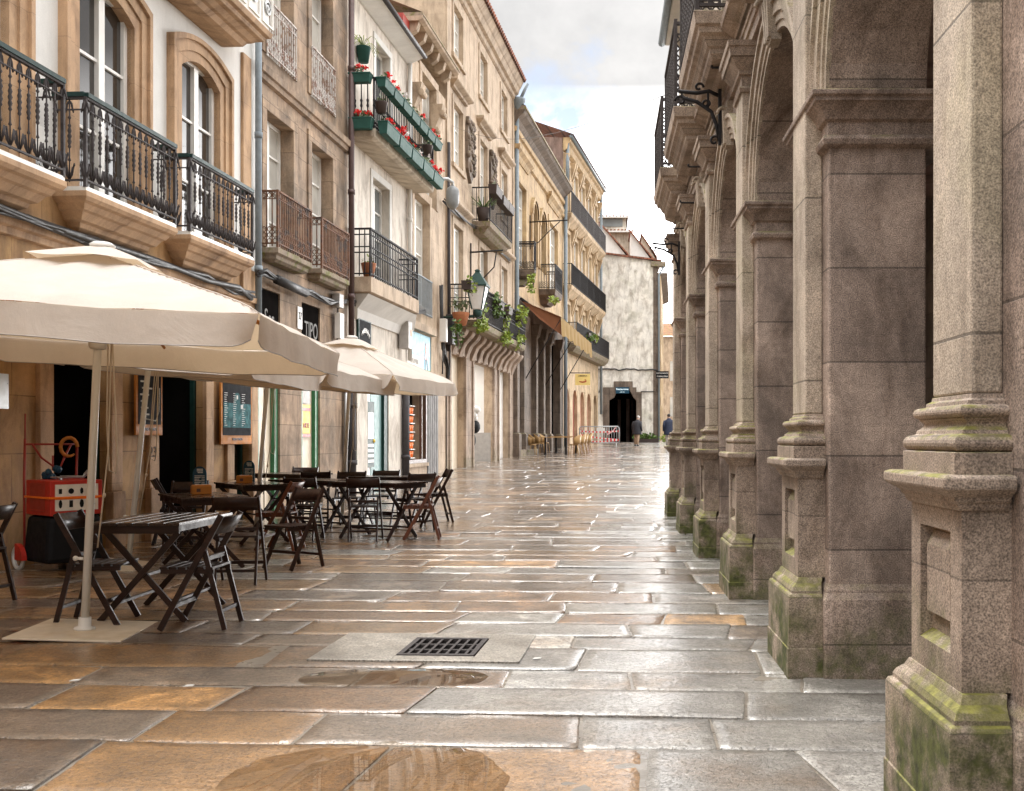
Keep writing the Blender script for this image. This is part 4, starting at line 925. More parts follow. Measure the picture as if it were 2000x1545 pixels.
# upper small balcony, long lower balcony on corbels
bu,_r=balcony(rD,D.s(922),D.s(1000,.6),.62,[(8.25,.3),(8.32,.2),(8.4,.14),(8.45,.03),(ZD2,0)],'mossy','bars',1.12,'iron',.15,t=.019)
be=D.s(1027,.95); bl,_r=balcony(rD,D.s(872),be,.95,[(4.72,.1),(4.78,.03),(ZD1-.04,0)],'mossy','double',1.06,'iron',.12,t=.019)
x=.45
while x<D.W-.3:
    m=MB(); m.stack([(3.95,x,x+.42,-.10,.01),(4.12,x,x+.42,-.16,.01),(4.35,x,x+.42,-.26,.01),(4.55,x,x+.42,-.46,.01),(4.64,x,x+.42,-.52,.01),(4.72,x,x+.42,-.53,.01)]); x+=.92; m.build('corbel',M['pinkstone'],rD,bevel=.02)
m=MB(); wall(m,D.W-.02,-.2,4.3,[(a-.0,b,c,d-.02,.05) for a,b,c,d,_ in gd],1,False)
for k in range(len(m.v)): v=m.v[k]; m.v[k]=(v[0]+.01,v[1]-.04,v[2])
m.build('ground_floor_wall',M['pinkstone'],rD)
for i,(a,b,c,d,dp) in enumerate(gd):
    m=MB(); m.box(a-.22,a-.02,-.09,-.03,c-.5,d); m.box(b+.02,b+.22,-.09,-.03,c-.5,d); m.box(a-.22,b+.22,-.091,-.03,d+.001,d+.32); m.build('door_surround',M['pinkstone'],rD,bevel=.012)
    if i!=1:
        m=MB(); m.box(a,b,.2,.26,c-.4,d); dr=m.build('door',M['cream_paint' if i==0 else 'white_paint'],rD)
    m=MB(); m.box(a-.3,b+.2,-.32,.2,c-.45,c+.0); m.build('door_step',M['pinkstone'],rD,bevel=.02)
a,b,c,d,dp=gd[1]; m=MB(); m.box(a-1,b+.04,3.2,3.25,c-.3,d+.1); m.box(b+.002,b+.04,.301,3.2,c-.3,d+.1); m.box(a-1,b,.3,3.2,c-.06,c-.01); m.box(a-1.04,a-1,.3,3.2,c-.3,d+.1); m.box(a-1,b,.31,3.2,d+.05,d+.1); m.build('shop_interior',M['shop_in'],rD)
m=MB(); m.box(a-.6,b-.3,.8,2.8,d+.0,d+.04); m.build('shop_ceiling_light',emis('shop_light',(1,.95,.88),3.0),rD)
m=MB(); m.box(b-.03,b-.002,.05,2.1,c,c+1.2); m.build('shop_dado',M['grey_box'],rD)
ls=D.thing('shop_lightbox','small black and white lit sign hanging inside the pale shop doorway','sign',D.s(926,-.9),-.9,D.z(926,742,-.9))
m=MB(); m.box(-.12,.55,-.05,.05,-.5,.55); m.build('case',M['black'],ls); m=MB(); m.box(-.06,.5,-.056,-.05,.2,.5); m.box(-.06,.5,-.056,-.05,-.46,-.2); m.box(.3,.42,-.056,-.05,-.12,.12); m.build('lit_panel',emis('lit_sign',(.9,.95,.92),1.2),ls)
hb=D.thing('hanging_bag','black bag under a crumpled white bag hanging in the pale shop doorway','bag',D.s(925,-.35),-.35,D.z(925,818,-.35))
m=MB(); r_=random.Random(3)
for k in range(9): m.blob((r_.uniform(-.1,.4),r_.uniform(-.1,.1),.1+r_.uniform(-.12,.28)),.18,.14,.14,8,6)
m.build('white_bag',M['white_paint'],hb); m=MB()
m.blob((.15,0,-.28),.34,.2,.24,10,7); m.blob((.4,0,-.3),.24,.12,.14,10,6); m.blob((0,0,-.75),.1,.08,.22); m.build('bag_body',M['black'],hb)
# wall lantern, camera, alarm boxes near the corner of house D
ln=D.thing('street_lantern','green street lantern with milky glass on a wall bracket by the planted balcony','lantern',D.s(933,1.05),1.05,D.z(933,585,1.05)); g0=0
m=MB(); m.stack([(-.30,-.12,.12,-.12,.12),(-.27,-.14,.14,-.14,.14),(.34,-.27,.27,-.27,.27),(.36,-.27,.27,-.27,.27)]); gl=m.build('glass',M['lamp_glass'],ln)
m=MB()
for sx in(-1,1):
    for sy in(-1,1): m.bar((sx*.14,sy*.14,-.3),(sx*.275,sy*.275,.37),.03,.03)
m.stack([(.36,-.31,.31,-.31,.31),(.40,-.32,.32,-.32,.32),(.70,-.12,.12,-.12,.12),(.74,-.09,.09,-.09,.09),(.80,-.06,.06,-.06,.06),(.84,-.08,.08,-.08,.08),(.88,-.03,.03,-.03,.03)]); m.build('hood',M['lamp_green'],ln)
m=MB(); m.lathe(0,0,[(.1,-.5),(.14,-.42),(.13,-.31)],8); m.tube([(0,0,-.46),(-.05,.3,-.5),(-.1,1.05,-.52)],.035,6); m.tube([(-.05,.3,-.5),(-.1,.8,-.8),(-.1,1.04,-1.0)],.025,6); m.build('bracket',M['lamp_green'],ln)
cm=D.thing('dome_camera','grey dome camera on a curved arm high on the cream house corner','camera',D.s(884,.45),.45,D.z(884,385,.45))
m=MB(); m.lathe(0,0,[(.05,-.36),(.15,-.26),(.19,-.14),(.195,.14),(.165,.24),(.06,.32)],12); m.build('housing',M['camera_grey'],cm); m=MB(); m.tube([(0,0,.3),(0,.0,.42),(-.1,.12,.5),(-.3,.42,.46)],.05,7); m.build('arm',M['grey_metal'],cm)
for k,(px,py,hh,mt,lb) in enumerate(((861,640,.42,'white_paint','small white alarm box on the stone corner beside the planted balcony'),(875,637,.55,'pipe_dark','dark grey electrical box under the left end of the planted balcony'))):
    o=D.thing('wall_box',lb,'box',D.s(px,.1),.08,D.z(px,py,.1)); m=MB(); m.box(-.2 if k else -.1,.2 if k else .1,-.2,0,-hh,hh*.6); m.build('cabinet',M[mt],o,bevel=.02)
    m=MB(); m.tube([(0,-.08,-hh),(0,-.08,-hh-.5),(.1,-.04,-hh-.9)],.02,5); m.build('conduit',M['cable'],o)

# ------------------------------------------------------------------ house E: yellow stone, twin arched window
fx,fy,_=D.w(D.W); E=F(fx,fy,.11,0); E.W=E.s(1100)
rE=E.root('yellow_stone_house','yellow stone house with a twin arched window, mossy eave and dark ground floor arches')
ze=E.z(1106,349,.5); ztE=E.z(1011,353)
e1=(E.s(1010),E.s(1026),8.7,ztE,.35); e2a=(E.s(1038),E.s(1047),9.3,E.z(1040,395),.35); e2b=(E.s(1053),E.s(1063),9.3,E.z(1053,415),.35); e3=(E.s(1072),E.s(1088),8.7,E.z(1073,438),.35)
zz=max(e2a[3],e2b[3]); e2a=(e2a[0],e2a[1],9.3,zz,.35); e2b=(e2b[0],e2b[1],9.3,zz,.35); e3=(e3[0],e3[1],8.7,ztE,.35)
dk=[(E.s(1005),E.s(1014),.4,6.4,.15),(E.s(1042),E.s(1053),.4,6.6,.15),(E.s(1069),E.s(1086),.4,6.2,.15)]
m=MB(); wall(m,E.W,7.4,ze,[e1,e2a,e2b,e3],7); m.build('wall',M['yellowstone'],rE)
m=MB(); wall(m,E.W,-.2,7.39,dk,7,False); m.build('ground_floor_wall',M['darkstone'],rE)
for (a,b,c,d,dp) in dk:
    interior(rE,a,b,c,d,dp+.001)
    m=MB()
    for x0,x1 in ((a-.5,a-.02),(b+.02,b+.5)):
        m.stack([(.0,x0-.05,x1+.02,-.3,.01),(1.6,x0-.05,x1+.02,-.3,.01),(1.65,x0,x1,-.22,.01),(5.9,x0,x1,-.22,.01),(6.0,x0-.06,x1+.04,-.3,.01),(6.5,x0-.1,x1+.06,-.4,.01)])
    m.build('pilaster',M['darkstone'],rE,bevel=.02)
m=MB(); m.box(-.1,4.6,-.3,.0,-.1,gz(E.w(3)[1])+.22); m.build('stone_step',M['mossy'],rE,bevel=.02)
for o in (e1,e3):
    window(rE,o[0]+.001,o[1]-.001,o[2],o[3]-.001,.2,'white_paint','pane_curtain',2,4,.09); surround(rE,o[0],o[1],o[2],o[3],.3,.05,'yellowstone')
    m=MB(); cornice(m,o[0]-.5,o[1]+.5,[(o[3]+.8,.05),(o[3]+.9,.1),(o[3]+1.0,.13),(o[3]+1.15,.26),(o[3]+1.3,.28)]); m.build('window_cornice',M['yellowstone'],rE)
for o in (e2a,e2b):
    window(rE,o[0]+.001,o[1]-.001,o[2],o[3]-.001,.3,'brown_paint','pane_dark',1,3,.09)
    c=(o[0]+o[1])/2; hw_=(o[1]-o[0])/2; zs=o[3]-hw_; n=12; m=MB()
    for (i0,i1,pr) in ((0,.12,.08),(.12,.3,.14)):
        for k in range(n):
            t0,t1=math.pi*k/n,math.pi*(k+1)/n; P=lambda r,t: (c-r*math.cos(t),zs+r*math.sin(t))
            p,q,r_,t=P(hw_-.02+i0,t0),P(hw_-.02+i0,t1),P(hw_-.02+i1,t1),P(hw_-.02+i1,t0)
            m.add([(p[0],-pr,p[1]),(t[0],-pr,t[1]),(r_[0],-pr,r_[1]),(q[0],-pr,q[1])],[(0,1,2,3)]); m.add([(t[0],-pr,t[1]),(t[0],.01,t[1]),(r_[0],.01,r_[1]),(r_[0],-pr,r_[1])],[(0,1,2,3)])
            if i0==0:
                cr=(o[0] if k<n/2 else o[1],o[3]); m.add([(p[0],.02,p[1]),(q[0],.02,q[1]),(cr[0],.02,cr[1])],[(0,1,2)]); m.add([(p[0],-pr,p[1]),(p[0],.3,p[1]),(q[0],.3,q[1]),(q[0],-pr,q[1])],[(3,2,1,0)])
    for x in (o[0]-.26,o[1]): m.box(x,x+.26,-.1,.01,o[2],zs)
    m.build('arch_surround',M['yellowstone'],rE)
m=MB(); cornice(m,0,E.W,[(ze-1.6,.02),(ze-1.55,.1),(ze-1.4,.12),(ze-1.38,.02),(ze-.9,.02),(ze-.85,.12),(ze-.7,.15),(ze-.65,.03)],False); m.build('string_course',M['yellowstone'],rE)
m=MB(); m.stack([(ze-.6,0,E.W,-.05,.4),(ze-.35,0,E.W,-.2,.4),(ze-.15,0,E.W,-.42,.4),(ze-.02,0,E.W,-.5,.4)]); m.build('eaves',M['darkstone'],rE)
m=MB(); m.stack([(ze-.019,0,E.W,-.54,.4),(ze+.14,0,E.W,-.5,.4)]); m.add([(0,-.5,ze+.14),(E.W,-.5,ze+.14),(E.W,3.5,ze+1.6),(0,3.5,ze+1.6)],[(0,1,2,3)]); m.build('roof',M['mossy'],rE)
for a,b in ((E.s(1007),E.s(1048,.8)),(E.s(1052),E.s(1099,.8))): balcony(rE,a,b,.8,[(7.7,.5),(7.85,.35),(8.0,.2),(8.1,.05),(8.35,0)],'darkstone','rusty',1.15,'iron',.12,t=.019)
pipe(rE,E.W-.15,-.15,.8,ze-.4,.1,'pipe_blue')
# awning over the far cafe
y0=E.s(1016,0)
aw=E.thing('awning','brown and ochre canvas awning stretched over the far cafe on thin iron arms','awning',y0,0,7.2)
L=E.s(1154,1.72)-y0; P0,P1,P1b=(0,-.05,0),(0.1,-1.7,-.68),(0.1,-1.75,-1.42)
m=MB(); m.add([(0,-.05,.0),(0.1,-1.72,-.70),(0.1,-1.75,-1.45),(0,-.8,-.75)],[(0,1,2,3)]); m.build('side_flap',M['awning_brown'],aw)
m=MB(); m.add([(0,-.05,.02),(L,-.05,-.1),(L,-1.72,-.82),(0,-1.72,-.68)],[(0,1,2,3)]); m.build('cover',M['awning_brown'],aw)
m=MB(); n=26
for k in range(n):
    a0,a1=L*k/n,L*(k+1)/n; zf=lambda a:-.69-.14*a/L; dd=lambda q:.02*math.sin(q*2.1); bb=lambda q:-.72-.06*math.sin(q*1.3)
    m.add([(a0,-1.73+dd(k),zf(a0)),(a1,-1.73+dd(k+1),zf(a1)),(a1,-1.76+dd(k+1)*2,zf(a1)+bb(k+1)),(a0,-1.76+dd(k)*2,zf(a0)+bb(k))],[(0,1,2,3)])
m.build('valance',M['awning_ochre'],aw)
m=MB()
for a in (.1,L*.5,L-.6): m.tube([(a,-.02,-3.6),(a,-.9,-2.1),(a,-1.72,-.75)],.022,5)
m.tube([(-.3,-.1,.05),(L,-.1,-.08)],.06,6); m.build('arm',M['iron'],aw)

# ------------------------------------------------------------------ house F: rows of balconies, taller, with a brown flank
hx,hy,_=E.w(E.W); Fh=F(hx,hy,.15,0); Fh.W=Fh.s(1168.5)
rF=Fh.root('balcony_row_house','far cream house with three stacked rows of balconies and a plain brown flank wall')
zf=Fh.z(1180,372,.42); nb=5; bays=[Fh.W*(k+.5)/nb for k in range(nb)]
zr=[Fh.z(1103,663,.5)+.1,Fh.z(1100,548,.4)+.1,Fh.z(1103,405,.4)+.1]; tops=[Fh.z(1109,595),Fh.z(1108,432),Fh.z(1113,331)]
ops=[(c-.65,c+.65,zr[r],min(tops[r],zr[r]+3.0),.25) for r in range(3) for c in bays]
gdr=[(c-.7,c+.7,.8,4.2,.22) for c in bays]
m=MB(); wall(m,Fh.W,-.2,zf,ops+gdr,9,False); m.build('wall',M['creamstone'],rF)
m=MB(); m.add([(0,0,0),(0,9,0),(0,9,zf+.6),(0,0,zf)],[(3,2,1,0)]); m.build('flank_wall',M['render_pink'],rF)
for i,o in enumerate(ops):
    window(rF,o[0]+.001,o[1]-.001,o[2],o[3]-.001,.16,'white_paint','pane_curtain',2,3,.1); surround(rF,o[0],o[1],o[2],o[3],.22,.05,'creamstone')
for i,o in enumerate(ops):
    for x in (o[0]-.42,o[1]+.3): m=MB(); m.stack([(o[3]-.5,x,x+.12,-.06,.01),(o[3]+.2,x-.05,x+.17,-.28,.01),(o[3]+.4,x-.08,x+.2,-.32,.01)]); m.build('console',M['creamstone'],rF)
for r,(st,mt) in enumerate((('double','iron'),('bars','iron'),('bars','white_iron'))):
    if r==0:
        balcony(rF,.1,Fh.W-.1,.75,[(zr[0]-.5,.3),(zr[0]-.3,.1),(zr[0]-.05,0)],'mossy','bars',1.1,'iron',.07,t=.019)
    else:
        for c in bays: balcony(rF,c-1.35,c+1.35,.5,[(zr[r]-.6,.35),(zr[r]-.4,.2),(zr[r]-.2,.05),(zr[r]-.02,0)],'creamstone','bars',1.15,mt if r==1 else 'iron_warm',.13,t=.02)
for i,(a,b,c,d,dp) in enumerate(gdr):
    m=MB(); m.box(a,b,.2,.24,c-.5,d); m.build('door',M['red_paint' if i<4 else 'brown_paint'],rF)
    m=MB(); n=10; cc=(a+b)/2; hw_=.7
    for k in range(n):
        t0,t1=math.pi*k/n,math.pi*(k+1)/n; p=(cc-hw_*math.cos(t0),d-.7+hw_*math.sin(t0)); q=(cc-hw_*math.cos(t1),d-.7+hw_*math.sin(t1)); cr=(a if k<n/2 else b,d+.002)
        m.add([(p[0],.02,p[1]),(q[0],.02,q[1]),(cr[0],.02,cr[1])],[(0,1,2)]); m.add([(p[0],.02,p[1]),(p[0],.2,p[1]),(q[0],.2,q[1]),(q[0],.02,q[1])],[(3,2,1,0)])
    m.build('door_arch',M['creamstone'],rF)
m=MB(); cornice(m,0,Fh.W,[(zf-.7,.05),(zf-.6,.2),(zf-.3,.25),(zf-.2,.36),(zf,.42)],False); m.build('cornice',M['yellowstone'],rF)
m=MB(); m.tube([(-.1,-.45,zf+.02),(Fh.W+.1,-.45,zf+.02)],.1,8); m.build('gutter',M['pipe_blue'],rF)
m=MB(); m.add([(-.2,-.6,zf+.1),(Fh.W,-.6,zf+.1),(Fh.W,4.5,zf+2),(-.2,4.5,zf+2)],[(0,1,2,3)]); m.add([(-.2,9.3,zf+.6),(Fh.W,9.3,zf+.1),(Fh.W,4.5,zf+2),(-.2,4.5,zf+2)],[(3,2,1,0)]); m.build('roof',M['tile'],rF)
pipe(rF,.2,-.2,ze+.3,zf-.1,.1,'pipe_blue'); pipe(rF,Fh.W-.1,-.2,3,zf-.1,.09,'pipe_blue')
ys_=Fh.thing('hanging_sign','yellow hanging shop sign with a small red emblem by the red doors','sign',Fh.s(1138,.7),.7,Fh.z(1138,741,.7))
ys_.rotation_euler=(0,0,0)
m=MB(); m.box(-.42,.42,-.04,.04,-.32,.3); m.build('board',M['yellow_pale'],ys_); text('lettering','LIBRERIA',.13,M['brown_paint'],ys_,(0,-.047,.19)); 
m=MB(); m.tube([(.2*math.cos(t*.25),-.045,-.08+.09*math.sin(t*.25)) for t in range(14,26)],[.012+.012*k/11 for k in range(12)],5); m.tube([(-.2,-.045,-.12),(.02,-.045,-.14),(.2,-.045,-.07),(.12,-.045,.02)],.018,5); m.build('emblem',M['red_gloss'],ys_)
m=MB(); m.tube([(-.7,0,.36),(.42,0,.36)],.025,5); m.build('arm',M['iron'],ys_)

# ------------------------------------------------------------------ blank gable house closing the street
gy=71.0; gx0=(1163-VX)*gy/FPX; gx1=(1284-VX)*gy/FPX
rG=empty('blank_gable_house','stained white gable house closing the street with one dark arched passage','house',((gx0+gx1)/2,gy,0))
W_=(gx1-gx0)/2; zG=lambda py: CAMH+(VY-py)*gy/FPX; zl,zr_=zG(494),zG(511)
xa,xb=(1190-VX)*gy/FPX-(gx0+gx1)/2,(1243-VX)*gy/FPX-(gx0+gx1)/2; zt_=zG(757); zsP=zG(782)
def gwall(mb):
    for (x0,x1,z0,z1) in ((-W_,xa,0,zt_),(xb,W_,0,zt_)): mb.add([(x0,0,z0),(x1,0,z0),(x1,0,z1),(x0,0,z1)],[(0,1,2,3)])
    mb.add([(-W_,0,zt_),(W_,0,zt_),(W_,0,zr_),(-W_,0,zl)],[(0,1,2,3)])
    mb.add([(-W_,0,0),(-W_,14,0),(-W_,14,zl),(-W_,0,zl)],[(3,2,1,0)]); mb.add([(W_,0,0),(W_,14,0),(W_,14,zr_),(W_,0,zr_)],[(0,1,2,3)])
m=MB(); gwall(m); m.build('wall',M['render_old'],rG)
m=MB(); m.box(xa-.42,xa,-.06,.5,.5,zt_+.02); m.box(xb,xb+.36,-.06,.5,.5,zt_-.3); m.box(xa+.3,xb-.25,-.061,.5,zt_+.021,zt_+.42)
m.prism([(xa,-.06,zsP),(xa+.35,-.06,zsP+.2),(xa+.55,-.06,zt_-.15),(xa+.7,-.06,zt_+.02),(xa,-.06,zt_+.02)],(0,.5,0)); m.prism([(xb,-.06,zsP),(xb,-.06,zt_+.02),(xb-.55,-.06,zt_+.02),(xb-.45,-.06,zt_-.2),(xb-.2,-.06,zsP+.2)],(0,.5,0)); m.build('arch_surround',M['darkstone'],rG,bevel=.02)
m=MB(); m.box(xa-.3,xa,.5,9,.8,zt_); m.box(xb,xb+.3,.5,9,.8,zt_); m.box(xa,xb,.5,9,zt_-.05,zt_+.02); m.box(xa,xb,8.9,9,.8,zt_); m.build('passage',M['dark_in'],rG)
for kx,ky in ((-.15,5.5),(.45,4.2),(.85,6.5)): m=MB(); m.box((xa+xb)/2+kx-.12,(xa+xb)/2+kx+.12,ky,ky+.2,.8,zt_-.6); m.build('passage_post',M['render_pink'],rG)
m=MB(); m.box(W_-.28,W_+.05,-.05,.0,.8,zr_-.3); m.build('corner_stone',M['darkstone'],rG,bevel=.02)
m=MB(); m.prism([(-W_-.1,-.15,zl),(W_+.3,-.15,zr_),(W_+.3,-.15,zr_+.12),(-W_-.1,-.15,zl+.12)],(0,8,0)); m.build('roof_edge',M['tile'],rG)
m=MB(); m.box(W_-.45,W_+.55,-.2,.6,zr_-.35,zr_-.02); m.build('eaves_stone',M['mossy'],rG,bevel=.03)
m=MB(); m.tube([(W_+.5,-.1,zr_-.1),(W_+.35,-.1,zr_-.5),(W_+.1,-.12,zr_-.9),(W_+.1,-.12,1.2)],.07,8); m.build('downpipe',M['pipe_blue'],rG)
r_=random.Random(5); m=MB(); pts=[(-W_+(2*W_)*k/16,-.06,zG(722)+.06*r_.uniform(-1,1)) for k in range(17)]; m.tube(pts,.045,5); m.tube([(xb+.3,-.05,zG(765)),(W_-.2,-.05,zG(765))],.03,5); m.tube([(-W_+.05,-.05,zG(722)),(-W_+.02,-.05,zG(760)),(-W_+.25,-.05,zG(767)),(-W_+.35,-.05,zG(755)),(-W_+.35,-.05,zG(722))],.03,5); m.build('wall_cable',M['cable'],rG)
rs=empty('passage_sign','small glowing blue white restaurant sign hanging in the dark passage arch','sign',((1215.5-VX)*(gy-.2)/FPX,gy-.2,CAMH+(VY-762)*(gy-.2)/FPX))
m=MB(); m.box(-.46,.46,-.03,.03,-.22,.2); m.build('board',M['navy'],rs); text('lettering','Restaurante',.17,emis('sign_glow',(.7,.85,.9),.6),rs,(0,-.04,.06)); text('lettering','cafe bar',.11,emis('sign_glow_low',(.5,.65,.7),.5),rs,(0,-.04,-.13))
# ------------------------------------------------------------------ houses beyond
H=F(gx1+1.05,gy+14.3,.07,18); rH=H.root('arcaded_far_house','ochre far house with small ground floor arches beyond the gable')
zh=14.9; ho=[(1+2.6*k,2.1+2.6*k,z,z+2.1,.3) for k in range(6) for z in (5.6,9.2)]; ha=[(.9+2.6*k,2.3+2.6*k,.8,4.2,.8) for k in range(6)]
m=MB(); wall(m,H.W,-.2,zh,ho+ha,4); m.build('wall',M['yellowstone'],rH)
for o in ho: window(rH,o[0]+.001,o[1]-.001,o[2],o[3]-.001,.25,'white_paint','pane_curtain',2,3,.09)
for o in ha: interior(rH,o[0],o[1],.8,4.2,.81,3,'doorway')
m=MB(); cornice(m,0,H.W,[(zh-.3,.05),(zh-.1,.5),(zh,.55)],False); m.build('cornice',M['darkstone'],rH)
hs=empty('projecting_sign','black projecting sign with two lines of white lettering by the far arches','sign',(3.95+.1,gy-1,CAMH+(VY-732)*(gy-1)/FPX))
m=MB(); m.box(-.42,.42,-.03,.03,-.24,.24); m.build('board',M['black'],hs); text('lettering','RESTAURANTE',.12,M['white_paint'],hs,(0,-.035,.1)); text('lettering','CABALLEIRA',.13,M['white_paint'],hs,(0,-.035,-.11))
rI=empty('end_house','distant pale house closing off the narrow street','house',(9.3,118,1.4)); m=MB(); m.box(-5.6,9,0,8,-1,11.5); m.build('wall',M['palestone'],rI); m=MB(); m.add([(-5.8,-.3,11.5),(9,-.3,11.5),(9,4,13.4),(-5.8,4,13.4)],[(0,1,2,3)]); m.build('roof',M['tile'],rI)
m=MB()
for k in range(4): 
    for z in (2.5,6.5): m.box(-4.6+3*k,-3.4+3*k,-.05,.0,z,z+2.2)
m.build('window',M['pane_curtain'],rI)
# roofs and dormers rising behind the gable
def backhouse(name,label,px0,px1,py_e,Y,zb,py_r,wallm,dorm):
    x0,x1=(px0-VX)*Y/FPX,(px1-VX)*Y/FPX; ze_=CAMH+(VY-py_e)*Y/FPX; zr2=CAMH+(VY-py_r)*Y/FPX
    r=empty(name,label,'house',((x0+x1)/2,Y,0)); w=(x1-x0)/2
    m=MB(); m.box(-w,w,0,9,0,ze_); m.build('wall',M[wallm],r)
    m=MB(); m.add([(-w-.2,-.35,ze_),(w+.2,-.35,ze_),(w+.1,4.5,zr2),(-w-.1,4.5,zr2)],[(0,1,2,3)]); x=-w-.1
    m.add([(-w-.2,9.3,ze_),(w+.2,9.3,ze_),(w+.1,4.5,zr2),(-w-.1,4.5,zr2)],[(3,2,1,0)]); m.add([(w+.2,-.35,ze_),(w+.2,9.3,ze_),(w+.1,4.5,zr2)],[(0,1,2)])
    while x<w+.2: m.tube([(x,-.4,ze_+.03),(x,4.5,zr2+.03)],.1,6); x+=.3
    m.build('roof',M['tile'],r)
    m=MB(); m.box(-w-.2,w+.2,-.42,-.3,ze_-.14,ze_-.01); m.build('gutter',M['render_white'],r)
    for (a,b,c,d) in dorm:
        xa,xb=(a-VX)*Y/FPX-(x0+x1)/2,(b-VX)*Y/FPX-(x0+x1)/2; z0,z1=CAMH+(VY-d)*Y/FPX,CAMH+(VY-c)*Y/FPX
        m=MB(); m.box(xa,xb,-.06,.02,z0,z1); m.build('window',M['pane_grey'],r)
    return r
backhouse('attic_house','distant house with a weathered mossy tile roof and a slate grey attic window band',1120,1223,424,92,0,408,'render_old',[(1172,1216,427,443)])
backhouse('dormer_house','distant house with red roof tiles above a white eaved front behind the gable',1110,1232,452,86,0,432,'render_cream',[(1172,1177,460,490)])
def gable(name,label,px0,px1,py_t,py_b,Y,m_):
    x0,x1=(px0-VX)*Y/FPX,(px1-VX)*Y/FPX; zt=CAMH+(VY-py_t)*Y/FPX; zb=CAMH+(VY-py_b)*Y/FPX
    r=empty(name,label,'house',(x0,Y,0)); w=x1-x0
    m=MB(); m.prism([(0,0,0),(w,0,0),(w,0,zb),(0,0,zt)],(0,6,0)); m.build('wall',M[m_],r)
    m=MB(); m.prism([(-.1,-.25,zt),(w+.15,-.25,zb),(w+.15,-.25,zb+.13),(-.1,-.25,zt+.13)],(0,6.5,0)); m.build('roof',M['tile'],r)
gable('gable_house','distant white gable with a long sloping tiled edge beside the attic roofs',1172,1224,436,500,80,'render_white')
gable('gable_house','lower distant white gable with a steep tiled edge nearest the arcade',1232,1272,452,508,82,'render_white')
gable('gable_house','pinkish distant gable tucked between two white gables',1254,1280,458,505,84,'render_cream')
